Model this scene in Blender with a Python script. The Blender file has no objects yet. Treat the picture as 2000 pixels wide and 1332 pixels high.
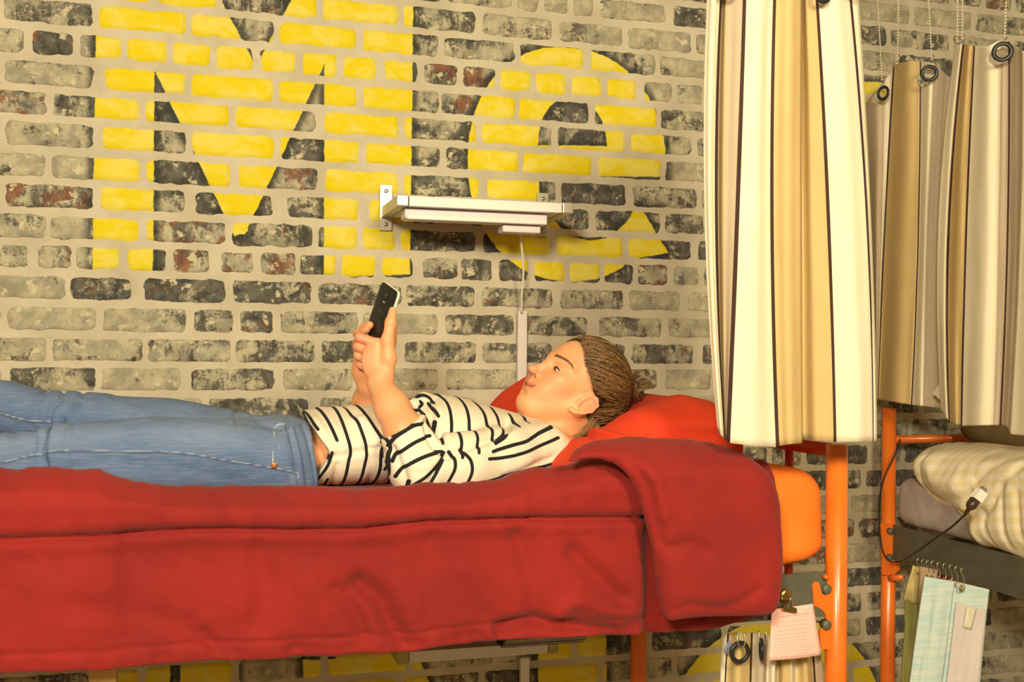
import bpy, math, random
import numpy as np
from mathutils import Vector, Matrix
random.seed(7); rng = np.random.default_rng(7)
scene = bpy.context.scene
C = scene.collection

# ------------------------------------------------------------------ camera
F = 2100.0; D0 = 2.542; CAMZ = 1.65
def _n(v):
    v = np.array(v, float); return v/np.linalg.norm(v)
d1 = _n((7290, 76, F)); d2 = _n((-605, 11, F)); d2 = _n(d2-d1*np.dot(d1, d2)); d3 = np.cross(d1, d2)
RC = np.array([d1, d2, d3])            # rows: world axes in camera coords (right, down, forward)
CAM = np.array([0, -D0, CAMZ])
cd = bpy.data.cameras.new('camera'); cam = bpy.data.objects.new('camera', cd); C.objects.link(cam)
cd.sensor_width = 36; cd.lens = 36*F/2000; cd.clip_start = .02
right, up, back = RC[:, 0], -RC[:, 1], -RC[:, 2]
m = Matrix(((right[0], up[0], back[0], CAM[0]), (right[1], up[1], back[1], CAM[1]), (right[2], up[2], back[2], CAM[2]), (0, 0, 0, 1)))
cam.matrix_world = m
scene.camera = cam

def ray(px, py):
    c = np.array([px-1000., py-666., F]); return RC @ c
def P(px, py, D):                      # point seen at (px,py) on the vertical plane D metres from the camera's wall-parallel plane
    r = ray(px, py); return CAM + r*(D/r[1])
def PX(px, py, X):                     # same on the plane x = X
    r = ray(px, py); return CAM + r*((X-CAM[0])/r[0])

# ------------------------------------------------------------------ light
scene.view_settings.view_transform = 'Standard'; scene.view_settings.look = 'None'
scene.view_settings.exposure = 0.0; scene.view_settings.gamma = 1; scene.view_settings.use_curve_mapping = False
w = bpy.data.worlds.new('world'); scene.world = w; w.use_nodes = True
w.node_tree.nodes['Background'].inputs[0].default_value = (1, .92, .76, 1)
w.node_tree.nodes['Background'].inputs[1].default_value = .16
def area(name, loc, target, size, power, col):
    l = bpy.data.lights.new(name, 'AREA'); l.shape = 'DISK'; l.size = size; l.energy = power; l.color = col
    o = bpy.data.objects.new(name, l); C.objects.link(o); o.location = loc
    o.rotation_euler = (Vector(target)-Vector(loc)).to_track_quat('-Z', 'Y').to_euler(); return o
area('ceiling_lamp_light', (.75, -3.35, 2.55), (.8, -.4, 1.4), .5, 52, (1, .86, .56))
area('ceiling_lamp_light', (-.85, -3.7, 2.62), (.5, -.4, 1.5), .55, 135, (1, .89, .66))

# ------------------------------------------------------------------ object helpers
def tag(o, label=None, cat=None, group=None, kind=None):
    if label: o['label'] = label
    if cat: o['category'] = cat
    if group: o['group'] = group
    if kind: o['kind'] = kind
    return o
def empty(name, loc):
    o = bpy.data.objects.new(name, None); C.objects.link(o); o.location = loc; o.empty_display_size = .05; return o
def put(name, V, Fc, mt=None, parent=None, smooth=True, mi=None):
    V = np.asarray(V, float)
    me = bpy.data.meshes.new(name)
    if isinstance(Fc, np.ndarray):
        nf, k = Fc.shape
        me.vertices.add(len(V)); me.vertices.foreach_set('co', V.astype(np.float32).ravel())
        me.loops.add(nf*k); me.loops.foreach_set('vertex_index', Fc.astype(np.int32).ravel())
        me.polygons.add(nf); me.polygons.foreach_set('loop_start', np.arange(0, nf*k, k, dtype=np.int32))
        me.update(calc_edges=True)
    else:
        me.from_pydata([tuple(v) for v in V], [], [tuple(f) for f in Fc])
    me.validate()
    if mt is not None:
        for q in (mt if isinstance(mt, (list, tuple)) else [mt]): me.materials.append(q)
    if mi is not None: me.polygons.foreach_set('material_index', np.asarray(mi, np.int32))
    me.polygons.foreach_set('use_smooth', np.full(len(me.polygons), bool(smooth)))
    me.update()
    o = bpy.data.objects.new(name, me); C.objects.link(o)
    if parent is not None:
        o.parent = parent
        o.matrix_parent_inverse = Matrix.Translation(parent.location).inverted() if parent.type == 'EMPTY' else Matrix()
    return o
class MB:
    def __init__(s): s.v = []; s.f = []; s.m = []
    def add(s, V, Fc, mi=0):
        n = len(s.v); s.v += [tuple(p) for p in V]; s.f += [tuple(i+n for i in f) for f in Fc]; s.m += [mi]*len(Fc); return s
    def box(s, a, b, mi=0, bev=0):
        x0, y0, z0 = np.minimum(a, b); x1, y1, z1 = np.maximum(a, b)
        if bev <= 0:
            V = [(x, y, z) for x in (x0, x1) for y in (y0, y1) for z in (z0, z1)]
            return s.add(V, [(0, 1, 3, 2), (4, 6, 7, 5), (0, 4, 5, 1), (2, 3, 7, 6), (0, 2, 6, 4), (1, 5, 7, 3)], mi)
        import bmesh
        bm = bmesh.new(); bmesh.ops.create_cube(bm, size=1)
        for v in bm.verts: v.co = ((x0+x1)/2+v.co.x*(x1-x0), (y0+y1)/2+v.co.y*(y1-y0), (z0+z1)/2+v.co.z*(z1-z0))
        bmesh.ops.bevel(bm, geom=bm.edges[:], offset=bev, segments=2, affect='EDGES', profile=.5)
        bm.verts.index_update(); s.add([v.co[:] for v in bm.verts], [[v.index for v in f.verts] for f in bm.faces], mi); bm.free(); return s
    def tube(s, pts, r, n=10, mi=0, caps=True):
        pts = np.array(pts, float); k = len(pts); r = np.full(k, r) if np.isscalar(r) else np.array(r)
        T = np.gradient(pts, axis=0); T /= np.linalg.norm(T, axis=1)[:, None]+1e-12
        ref = np.array([0, 0, 1.]) if abs(T[0][2]) < .9 else np.array([1., 0, 0])
        V = []; nrm = np.cross(T[0], ref); nrm /= np.linalg.norm(nrm)
        for i in range(k):
            nrm = nrm-T[i]*np.dot(nrm, T[i]); nrm /= np.linalg.norm(nrm)+1e-12; b = np.cross(T[i], nrm)
            for j in range(n):
                a = 2*math.pi*j/n; V.append(pts[i]+r[i]*(math.cos(a)*nrm+math.sin(a)*b))
        Fc = [(i*n+j, i*n+(j+1) % n, (i+1)*n+(j+1) % n, (i+1)*n+j) for i in range(k-1) for j in range(n)]
        if caps: Fc += [tuple(range(n-1, -1, -1)), tuple((k-1)*n+j for j in range(n))]
        return s.add(V, Fc, mi)
    def torus(s, c, ax, R, r, n=32, k=10, sq=(1, 1), mi=0):
        c = np.array(c, float); ax = _n(ax); ref = np.array([0, 0, 1.]) if abs(ax[2]) < .9 else np.array([1., 0, 0])
        a = _n(np.cross(ref, ax)); b = np.cross(ax, a); V = []
        for i in range(n):
            t = 2*math.pi*i/n; d = math.cos(t)*a+math.sin(t)*b
            for j in range(k):
                u = 2*math.pi*j/k; V.append(c+d*(R+r*sq[0]*math.cos(u))+ax*r*sq[1]*math.sin(u))
        return s.add(V, [(i*k+j, ((i+1) % n)*k+j, ((i+1) % n)*k+(j+1) % k, i*k+(j+1) % k) for i in range(n) for j in range(k)], mi)
    def lathe(s, c, ax, prof, n=24, mi=0):          # prof = [(radius, height along ax)]
        c = np.array(c, float); ax = _n(ax); ref = np.array([0, 0, 1.]) if abs(ax[2]) < .9 else np.array([1., 0, 0])
        a = _n(np.cross(ref, ax)); b = np.cross(ax, a); V = []
        for (r, h) in prof:
            for j in range(n):
                t = 2*math.pi*j/n; V.append(c+ax*h+r*(math.cos(t)*a+math.sin(t)*b))
        k = len(prof)
        Fc = [(i*n+j, i*n+(j+1) % n, (i+1)*n+(j+1) % n, (i+1)*n+j) for i in range(k-1) for j in range(n)]
        Fc += [tuple(range(n-1, -1, -1)), tuple((k-1)*n+j for j in range(n))]
        return s.add(V, Fc, mi)
    def sphere(s, c, r, n=8, mi=0):
        c = np.array(c, float); prof = [(max(r*math.sin(math.pi*i/n), 1e-5), -r*math.cos(math.pi*i/n)) for i in range(n+1)]
        return s.lathe(c, (0, 0, 1), prof, n+2, mi)
    def prism(s, poly, off, mi=0):                  # poly = 3D points (planar), off = extrusion vector
        n = len(poly); poly = [np.array(p) for p in poly]; off = np.array(off)
        return s.add(poly+[p+off for p in poly], [tuple(range(n)), tuple(range(2*n-1, n-1, -1))]+[(i, i+n, (i+1) % n+n, (i+1) % n) for i in range(n)], mi)
    def build(s, name, mt, parent=None, smooth=False):
        o = put(name, s.v, s.f, mt, parent, smooth, s.m)
        return o
def autosmooth(o, ang=40):
    me = o.data
    me.polygons.foreach_set('use_smooth', np.ones(len(me.polygons), bool))
    try: me.set_sharp_from_angle(angle=math.radians(ang))
    except Exception: pass
    return o

# ------------------------------------------------------------------ materials
def lin(c):
    c = np.array(c, float)/255; return tuple(np.where(c <= .04045, c/12.92, ((c+.055)/1.055)**2.4))
class G:                                            # tiny expression -> nodes helper
    def __init__(s, name):
        s.m = bpy.data.materials.new(name); s.m.use_nodes = True; s.t = s.m.node_tree; s.b = s.t.nodes['Principled BSDF']
    def n(s, typ, **kw):
        q = s.t.nodes.new(typ)
        for k, v in kw.items(): setattr(q, k, v)
        return q
    def set(s, inp, v):
        if isinstance(v, bpy.types.NodeSocket): s.t.links.new(v, inp)
        elif isinstance(v, tuple) and len(v) == 3 and inp.type == 'RGBA': inp.default_value = (*v, 1)
        else: inp.default_value = v
    def math(s, op, a, b=0., c=0., clamp=False):
        q = s.n('ShaderNodeMath', operation=op, use_clamp=clamp); s.set(q.inputs[0], a); s.set(q.inputs[1], b)
        if op in ('MULTIPLY_ADD', 'SMOOTH_MIN', 'SMOOTH_MAX'): s.set(q.inputs[2], c)
        return q.outputs[0]
    def step(s, v, a, b):                           # smoothstep a..b -> 0..1
        q = s.n('ShaderNodeMapRange', interpolation_type='SMOOTHSTEP'); s.set(q.inputs[0], v)
        s.set(q.inputs[1], a); s.set(q.inputs[2], b); q.inputs[3].default_value = 0; q.inputs[4].default_value = 1; return q.outputs[0]
    def mix(s, f, a, b):
        q = s.n('ShaderNodeMix', data_type='RGBA'); s.set(q.inputs[0], f); s.set(q.inputs[6], a); s.set(q.inputs[7], b); return q.outputs[2]
    def coord(s, scale=(1, 1, 1), loc=(0, 0, 0), vec=None, rot=(0, 0, 0)):
        if vec is None: vec = s.n('ShaderNodeTexCoord').outputs['Object']
        q = s.n('ShaderNodeMapping'); s.t.links.new(vec, q.inputs[0]); s.set(q.inputs[1], loc); q.inputs[2].default_value = rot; q.inputs[3].default_value = scale
        return q.outputs[0]
    def noise(s, scale=5, detail=4, rough=.55, vec=None, dist=0.):
        q = s.n('ShaderNodeTexNoise'); q.inputs['Scale'].default_value = scale; q.inputs['Detail'].default_value = detail
        q.inputs['Roughness'].default_value = rough; q.inputs['Distortion'].default_value = dist
        s.t.links.new(vec if vec is not None else s.coord(), q.inputs['Vector']); return q.outputs[0]
    def attr(s, name, out='Fac'):
        q = s.n('ShaderNodeAttribute'); q.attribute_name = name; return q.outputs[out]
    def bump(s, h, strength=.3, dist=.002):
        q = s.n('ShaderNodeBump'); q.inputs['Strength'].default_value = strength; q.inputs['Distance'].default_value = dist
        s.set(q.inputs['Height'], h); s.t.links.new(q.outputs[0], s.b.inputs['Normal'])
    def col(s, v): s.set(s.b.inputs['Base Color'], v)
    def par(s, **kw):
        for k, v in kw.items(): s.set(s.b.inputs[k.replace('_', ' ')], v)
        return s.m
def fabric(name, c, c2=None, scale=900, nscale=6, rough=.9, strength=.35, sheen=.0, amt=1.):
    g = G(name); c = lin(c); c2 = lin(c2) if c2 is not None else tuple(x*.85 for x in c)
    n = g.noise(nscale, 5); g.col(g.mix(g.math('MULTIPLY', g.step(n, .35, .65), amt), c, c2))
    wv = g.math('ADD', g.noise(1, 2, vec=g.coord((scale, scale, 40))), g.noise(1, 2, vec=g.coord((40, 40, scale))))
    g.bump(g.math('ADD', wv, g.math('MULTIPLY', g.noise(30, 3), 2.)), strength, .0006)
    return g.par(Roughness=rough, Sheen_Weight=sheen)
def plain(name, c, rough=.5, metal=0., bumpy=0., nscale=20, var=.12):
    g = G(name); c = lin(c); g.col(g.mix(g.step(g.noise(nscale, 5), .3, .7), tuple(x*(1-var) for x in c), c))
    if bumpy: g.bump(g.noise(nscale*6, 4), bumpy, .001)
    return g.par(Roughness=rough, Metallic=metal)

# ------------------------------------------------------------------ signed-distance volumes
class Vol:
    def __init__(s, lo, hi, h):
        s.lo = np.array(lo, float); s.h = h
        s.n = np.ceil((np.array(hi)-s.lo)/h).astype(int)+1
        s.ax = [(s.lo[i]+h*np.arange(s.n[i])).astype(np.float32) for i in range(3)]
        s.V = np.full(s.n, 1., np.float32)
    def _sl(s, lo, hi):
        a = np.clip(np.floor((np.array(lo)-s.lo)/s.h).astype(int), 0, s.n); b = np.clip(np.ceil((np.array(hi)-s.lo)/s.h).astype(int)+1, 0, s.n)
        if (b <= a).any(): return None
        sl = tuple(slice(a[i], b[i]) for i in range(3))
        return sl, s.ax[0][sl[0]][:, None, None], s.ax[1][sl[1]][None, :, None], s.ax[2][sl[2]][None, None, :]
    def op(s, lo, hi, fn, k=.005, mode='u'):
        lo = np.array(lo)-k-2*s.h; hi = np.array(hi)+k+2*s.h; q = s._sl(lo, hi)
        if q is None: return
        sl, X, Y, Z = q; d = fn(X, Y, Z).astype(np.float32); a = s.V[sl]
        if mode == 'u': h = np.clip(.5+.5*(a-d)/k, 0, 1); s.V[sl] = a*(1-h)+d*h-k*h*(1-h)
        elif mode == 's': d = -d; h = np.clip(.5-.5*(a-d)/k, 0, 1); s.V[sl] = a*(1-h)+d*h+k*h*(1-h)
        else: h = np.clip(.5-.5*(a-d)/k, 0, 1); s.V[sl] = a*(1-h)+d*h+k*h*(1-h)
    def cap(s, a, b, ra, rb=None, k=.008, mode='u'):
        a = np.array(a, float); b = np.array(b, float); rb = ra if rb is None else rb; ab = b-a; L = np.dot(ab, ab)+1e-12; R = max(ra, rb)
        def fn(X, Y, Z):
            t = np.clip(((X-a[0])*ab[0]+(Y-a[1])*ab[1]+(Z-a[2])*ab[2])/L, 0, 1)
            return np.sqrt((X-a[0]-t*ab[0])**2+(Y-a[1]-t*ab[1])**2+(Z-a[2]-t*ab[2])**2)-(ra+(rb-ra)*t)
        s.op(np.minimum(a, b)-R, np.maximum(a, b)+R, fn, k, mode)
    def chain(s, pts, rs, k=.006):
        for i in range(len(pts)-1): s.cap(pts[i], pts[i+1], rs[i], rs[i+1], k)
    def ell(s, c, A, r, k=.008, mode='u'):          # A rows = local axes
        c = np.array(c, float); A = np.array(A, float); r = np.array(r, float); R = float(max(r)); rm = float(min(r))
        def fn(X, Y, Z):
            dx, dy, dz = X-c[0], Y-c[1], Z-c[2]; q = 0; q2 = 0
            for i in range(3):
                l = dx*A[i][0]+dy*A[i][1]+dz*A[i][2]; q = q+(l/r[i])**2; q2 = q2+(l/r[i]**2)**2
            k0 = np.sqrt(q); return k0*(k0-1)/np.maximum(np.sqrt(q2), 1e-6)
        s.op(c-R, c+R, fn, k, mode)
    def loft(s, xs, yc, zc, ry, rz, k=.01, p=2., mode='u', fn_r=None):
        xs = np.array(xs, float)
        def fn(X, Y, Z):
            x = X.ravel(); f = lambda a: smooth_interp(x, xs, a)[:, None, None]
            a, b, c, d = f(yc), f(zc), np.maximum(f(ry), .004), np.maximum(f(rz), .004)
            q = (np.abs((Y-a)/c)**p+np.abs((Z-b)/d)**p)**(1/p)
            v = (q-1)*np.minimum(c, d)
            e = np.maximum(xs[0]-X, X-xs[-1])
            return np.where(e > 0, np.sqrt(np.maximum(v, 0)**2+e**2), np.maximum(v, e*.6))
        m = max(max(ry), max(rz)); s.op((xs[0], min(yc)-m, min(zc)-m), (xs[-1], max(yc)+m, max(zc)+m), fn, k, mode)
    def mesh(s):
        V = s.V; I = V < 0; n = V.shape
        cc = np.zeros((n[0]-1, n[1]-1, n[2]-1), np.int8)
        offs = [(i, j, k) for i in (0, 1) for j in (0, 1) for k in (0, 1)]
        for (i, j, k) in offs: cc += I[i:n[0]-1+i, j:n[1]-1+j, k:n[2]-1+k]
        idx = np.argwhere((cc > 0) & (cc < 8)); N = len(idx)
        vid = np.full(cc.shape, -1, np.int32); vid[idx[:, 0], idx[:, 1], idx[:, 2]] = np.arange(N)
        cv = np.stack([V[idx[:, 0]+i, idx[:, 1]+j, idx[:, 2]+k] for (i, j, k) in offs], 1)
        acc = np.zeros((N, 3)); cnt = np.zeros(N); O = np.array(offs, float)
        for a in range(8):
            for b in range(a+1, 8):
                if np.abs(O[a]-O[b]).sum() == 1:
                    va, vb = cv[:, a], cv[:, b]; msk = (va < 0) != (vb < 0); t = np.where(msk, va/np.where(msk, va-vb, 1), 0)
                    acc += np.where(msk[:, None], O[a]+(O[b]-O[a])*t[:, None], 0); cnt += msk
        P3 = s.lo+s.h*(idx+acc/cnt[:, None]); Fs = []
        for ax in range(3):
            sh = [slice(None)]*3; s0 = list(sh); s1 = list(sh); s0[ax] = slice(0, -1); s1[ax] = slice(1, None)
            A, B = I[tuple(s0)], I[tuple(s1)]; u, v = [(1, 2), (2, 0), (0, 1)][ax]
            e = np.argwhere(A != B); ok = (e[:, u] > 0) & (e[:, v] > 0) & (e[:, u] < cc.shape[u]) & (e[:, v] < cc.shape[v]); e = e[ok]
            fl = A[e[:, 0], e[:, 1], e[:, 2]]
            def g(du, dv):
                q = e.copy(); q[:, u] -= du; q[:, v] -= dv; return vid[q[:, 0], q[:, 1], q[:, 2]]
            Q = np.stack([g(1, 1), g(0, 1), g(0, 0), g(1, 0)], 1); Q[~fl] = Q[~fl][:, ::-1]; Fs.append(Q)
        return P3, np.concatenate(Fs)
def smooth_interp(x, xs, a):
    xs = np.array(xs, float); a = np.array(a, float)
    if len(xs) < 3: return np.interp(x, xs, a)
    m = np.gradient(a, xs); i = np.clip(np.searchsorted(xs, x)-1, 0, len(xs)-2); h = xs[i+1]-xs[i]; t = np.clip((x-xs[i])/h, 0, 1)
    return (2*t**3-3*t**2+1)*a[i]+(t**3-2*t**2+t)*h*m[i]+(-2*t**3+3*t**2)*a[i+1]+(t**3-t**2)*h*m[i+1]
def relax(V, Fq, it=2, w=.5):
    n = len(V); e = np.concatenate([Fq[:, [0, 1]], Fq[:, [1, 2]], Fq[:, [2, 3]], Fq[:, [3, 0]]])
    cnt = np.bincount(e[:, 0], minlength=n)+np.bincount(e[:, 1], minlength=n)
    for _ in range(it):
        s = np.zeros_like(V)
        for c in range(3): s[:, c] = np.bincount(e[:, 0], V[e[:, 1], c], n)+np.bincount(e[:, 1], V[e[:, 0], c], n)
        V = V*(1-w)+w*s/np.maximum(cnt, 1)[:, None]
    return V
def normals(V, Fq):
    a = V[Fq[:, 2]]-V[Fq[:, 0]]; b = V[Fq[:, 3]]-V[Fq[:, 1]]; nn = np.cross(a, b); N = np.zeros_like(V)
    for c in range(3):
        for k in range(4): N[:, c] += np.bincount(Fq[:, k], nn[:, c], len(V))
    return N/(np.linalg.norm(N, axis=1)[:, None]+1e-12)
def pdist(x, z, poly, closed=False):                # 2D distance to a polyline (arrays x,z)
    poly = [np.array(p, float) for p in poly]; d = np.full(np.shape(x), 9.)
    for i in range(len(poly)-(0 if closed else 1)):
        a, b = poly[i], poly[(i+1) % len(poly)]; ab = b-a; L = ab@ab+1e-12
        t = np.clip(((x-a[0])*ab[0]+(z-a[1])*ab[1])/L, 0, 1); d = np.minimum(d, np.hypot(x-a[0]-t*ab[0], z-a[1]-t*ab[1]))
    return d
def inside(x, z, poly):
    r = np.zeros(np.shape(x), bool); n = len(poly)
    for i in range(n):
        (x0, z0), (x1, z1) = poly[i], poly[(i+1) % n]
        c = ((z0 > z) != (z1 > z)) & (x < (x1-x0)*(z-z0)/((z1-z0) if z1 != z0 else 1e-9)+x0); r ^= c
    return r
def XZ(pts, D): return [(lambda q: (q[0], q[2]))(P(a, b, D)) for a, b in pts]
def curve(pts, n=6):                                # smooth a polyline (Catmull-Rom)
    p = np.array(pts, float); p = np.vstack([2*p[0]-p[1], p, 2*p[-1]-p[-2]]); out = []
    for i in range(1, len(p)-2):
        for t in np.linspace(0, 1, n, endpoint=False):
            out.append(.5*((2*p[i])+(-p[i-1]+p[i+1])*t+(2*p[i-1]-5*p[i]+4*p[i+1]-p[i+2])*t*t+(-p[i-1]+3*p[i]-3*p[i+1]+p[i+2])*t**3))
    out.append(p[-2]); return np.array(out)
def fbm(x, y, sc, seed=0, oc=4):                    # cheap value noise, 2D arrays
    r = np.random.default_rng(seed); T = r.random((64, 64)); out = 0; amp = 1; tot = 0
    for o in range(oc):
        u = x*sc*2**o+17.3*o; v = y*sc*2**o+9.1*o; i = np.floor(u).astype(int); j = np.floor(v).astype(int); fu = u-i; fv = v-j
        fu = fu*fu*(3-2*fu); fv = fv*fv*(3-2*fv); g = lambda a, b: T[a % 64, b % 64]
        out = out+amp*((g(i, j)*(1-fu)+g(i+1, j)*fu)*(1-fv)+(g(i, j+1)*(1-fu)+g(i+1, j+1)*fu)*fv); tot += amp; amp *= .5
    return out/tot-.5
def puff(name, poly, yc, T, wdt, h, mt, parent=None, plane='y', disp=None, it=2, off=None):
    """inflated cloth body: poly = outline (a,z) in the xz (plane 'y') or yz (plane 'x') plane; T half thickness; wdt edge rounding"""
    poly = [tuple(p) for p in curve(list(poly)+[poly[0]], 4)[:-1]]
    pa = np.array(poly); lo = pa.min(0)-3*h; hi = pa.max(0)+3*h
    a = np.arange(lo[0], hi[0], h); z = np.arange(lo[1], hi[1], h); A, Z = np.meshgrid(a, z, indexing='ij')
    d = pdist(A, Z, poly, True); d = np.where(inside(A, Z, poly), d, -d)
    q = np.clip(d/wdt, 0, 1); H = T*np.sqrt(np.maximum(1-(1-q)**2, 0)); c0 = yc(A, Z) if callable(yc) else np.full(A.shape, yc)
    if disp is not None: H = H+disp(A, Z)*np.clip(d/.02, 0, 1)
    b0, b1 = float((c0-H).min())-4*h, float((c0+H).max())+4*h
    v = Vol((lo[0], b0, lo[1]), (hi[0], b1, hi[1]), h); n = v.n
    H = H[:n[0], :n[2]]; c0 = c0[:n[0], :n[2]]; d = d[:n[0], :n[2]]; v.V = v.V[:H.shape[0], :, :H.shape[1]]
    Y = v.ax[1][None, :, None]
    f = np.abs(Y-c0[:, None, :])-H[:, None, :]
    dd = -np.broadcast_to(d[:, None, :], f.shape)
    v.V = np.where(dd > 0, np.sqrt(dd**2+np.maximum(np.abs(Y-c0[:, None, :]), 0)**2), f).astype(np.float32)
    V, Fq = v.mesh(); V = relax(V, Fq, it)
    if plane == 'x': V = V[:, [1, 0, 2]]; Fq = Fq[:, ::-1]
    return put(name, V, Fq, mt, parent)
def groove(V, N, items):                            # items: (polyline xz, depth, width) -> displaced vertices
    V = V.copy(); s = np.zeros(len(V))
    for pl, dep, wd in items:
        pl = curve(pl, 4); d = pdist(V[:, 0], V[:, 2], pl); s += dep*np.exp(-(d/wd)**2)
    return V+N*s[:, None]
# ================================================================== the brick wall with its mural
ROWS = {-2: [(873,1000,1),(1008,1052,0),(1062,1110,2),(1118,1160,0),(1172,1300,1),(1314,1400,3)],
 -1: [(305,425,1),(432,619,2),(628,778,0),(787,930,5),(941,1078,1),(1090,1216,1),(1226,1350,0),(1358,1420,1)],
 0: [(7,182,2),(192,364,0),(374,536,2),(546,697,0),(708,856,5),(866,1005,2),(1015,1141,2),(1153,1281,2),(1289,1385,1)],
 1: [(-60,47,2),(61,144,3),(154,238,2),(247,326,0),(336,413,0),(422,495,1),(508,578,1),(590,660,0),(670,735,0),(750,816,1),(827,894,4),(903,968,4),(976,1038,0),(1046,1106,0),(1116,1176,0),(1186,1244,0),(1258,1313,0),(1321,1372,1)],
 2: [(9,184,1),(203,364,0),(373,534,0),(544,698,0),(708,858,5),(862,1007,4),(1013,1150,3),(1160,1284,1),(1290,1378,2)],
 3: [(-20,91,4),(103,273,2),(284,448,3),(459,617,0),(633,780,0),(789,930,2),(940,1078,0),(1087,1222,3),(1232,1351,1),(1360,1420,2)],
 4: [(10,184,1),(198,364,5),(374,537,0),(546,702,3),(714,860,5),(870,1013,3),(1020,1156,0),(1167,1291,0),(1298,1385,1)],
 5: [(-30,88,1),(101,273,1),(285,452,3),(464,621,4),(633,779,0),(787,938,5),(950,1087,2),(1094,1223,3),(1235,1362,2),(1368,1430,2)],
 6: [(10,182,4),(194,361,2),(381,534,3),(560,700,5),(719,870,3),(878,1010,3),(1020,1062,2),(1069,1151,3),(1162,1290,3),(1298,1376,2)],
 7: [(-30,91,1),(98,273,1),(284,440,4),(453,611,5),(620,698,2),(707,773,0),(781,930,3),(942,1074,3),(1085,1216,3),(1227,1350,3),(1362,1420,3)],
 8: [(-30,56,2),(72,140,4),(147,235,1),(250,326,3),(336,410,4),(430,495,4),(508,578,4),(586,658,3),(667,735,0),(745,808,0),(824,895,5),(899,962,5),(973,1032,3),(1042,1104,3),(1112,1173,0),(1179,1237,3),(1245,1304,4),(1315,1366,1)],
 9: [(-40,130,0),(137,257,5),(280,441,3),(452,609,3),(621,785,5),(792,928,5),(939,1080,5),(1093,1218,2),(1227,1328,1),(1341,1420,0)],
 10: [(14,189,0),(200,364,1),(378,457,2),(467,535,5),(546,700,2),(708,856,1),(869,1005,5),(1012,1147,5),(1168,1293,5),(1304,1400,1)],
 11: [(-40,93,1),(101,280,1),(287,452,5),(458,616,5),(627,775,5),(788,931,5),(940,1080,5),(1090,1220,3),(1233,1355,5),(1370,1430,2)],
 12: [(16,189,2),(196,354,0),(371,536,2),(551,691,2),(701,856,1),(869,1010,1),(1020,1150,2),(1220,1284,4),(1299,1390,0)],
 13: [(230,395,1),(406,602,3),(625,770,4),(780,930,1),(1316,1352,1),(1357,1400,1)]}
def rowz(r, px=100): return P(100, 25+59.75*r, D0)[2]
def wx(px, r):                                      # world x on the wall of photo x along row r
    y = 742-(12-r)*59.75*(8290-px)/8190; return P(px, y, D0)[0]
WX0, WX1 = -2.3, 3.1
bricks = []
for r in range(-9, 27):
    z = rowz(r)+(random.uniform(-.0012, .0012))
    L = [(wx(a, r), wx(b, r), c) for a, b, c in ROWS.get(r, [])]
    if not L:
        s = wx(500, r)+random.uniform(0, .2); L = [(s, s+.19, 2)]
    def nxt(): 
        c = random.choices((0, 1, 2, 3, 4, 5), (2, 3, 3, 3, 1, 2))[0]
        return (random.choice((.19, .19, .192, .2, .092)), c)
    x = L[-1][1]
    while x < WX1-.02:
        wd, c = nxt(); L.append((x+.012, min(x+.012+wd, WX1), c)); x += .012+wd
    x = L[0][0]
    while x > WX0+.02:
        wd, c = nxt(); L.insert(0, (max(x-.012-wd, WX0), x-.012, c)); x -= .012+wd
    for a, b, c in L:
        if b-a > .03: bricks.append((a, b, z, c))
VV, FF, CC = [], [], []; base = 0
PAL = {0: (.10, -.05), 1: (.30, -.03), 2: (.52, .0), 3: (.80, .02), 4: (.50, .52), 5: (.62, .12)}
for a, b, z, c in bricks:
    hw = (b-a)/2; hh = .0264+random.uniform(-.0012, .0012); cx = (a+b)/2; nx = max(8, int((b-a)/.007)); nz = 9
    S, T = np.meshgrid(np.linspace(-1, 1, nx), np.linspace(-1, 1, nz), indexing='ij')
    X = cx+S*hw; Z = z+T*hh; rr = .010+.006*random.random()
    qx = np.maximum(np.abs(X-cx)-(hw-rr), 0); qz = np.maximum(np.abs(Z-z)-(hh-rr), 0)
    sc = rr/np.maximum(rr, np.hypot(qx, qz)); X = cx+np.sign(X-cx)*np.where(qx > 0, hw-rr+qx*sc, np.abs(X-cx)); Z = z+np.sign(Z-z)*np.where(qz > 0, hh-rr+qz*sc, np.abs(Z-z))
    sd = random.randint(0, 9999); ed = np.maximum(np.abs(S), 0)**6; et = np.abs(T)**6
    X = X+fbm(Z, X*.3, 70, sd, 3)*.010*ed*np.sign(S); Z = Z+fbm(X, Z*.3, 55, sd+1, 3)*.010*et*np.sign(T)
    e = np.minimum((1-np.abs(S))*hw, (1-np.abs(T))*hh)/.006; H = .0055*np.clip(e, 0, 1)**.6-.0015+fbm(X, Z, 40, sd+2, 3)*.003*np.clip(e, 0, 1)
    Y = -H; VV.append(np.stack([X, Y, Z], -1).reshape(-1, 3))
    ii = np.arange(nx*nz).reshape(nx, nz)+base
    FF.append(np.stack([ii[:-1, :-1], ii[1:, :-1], ii[1:, 1:], ii[:-1, 1:]], -1).reshape(-1, 4)); base += nx*nz
    dk, rd = PAL[c]; cc = np.tile(np.array([dk+random.uniform(-.08, .08), rd+random.uniform(-.03, .05), random.random(), 1.]), (nx*nz, 1)); cc[:, 3] = .5+.5*np.clip(e, 0, 1).ravel(); CC.append(cc)
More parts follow.
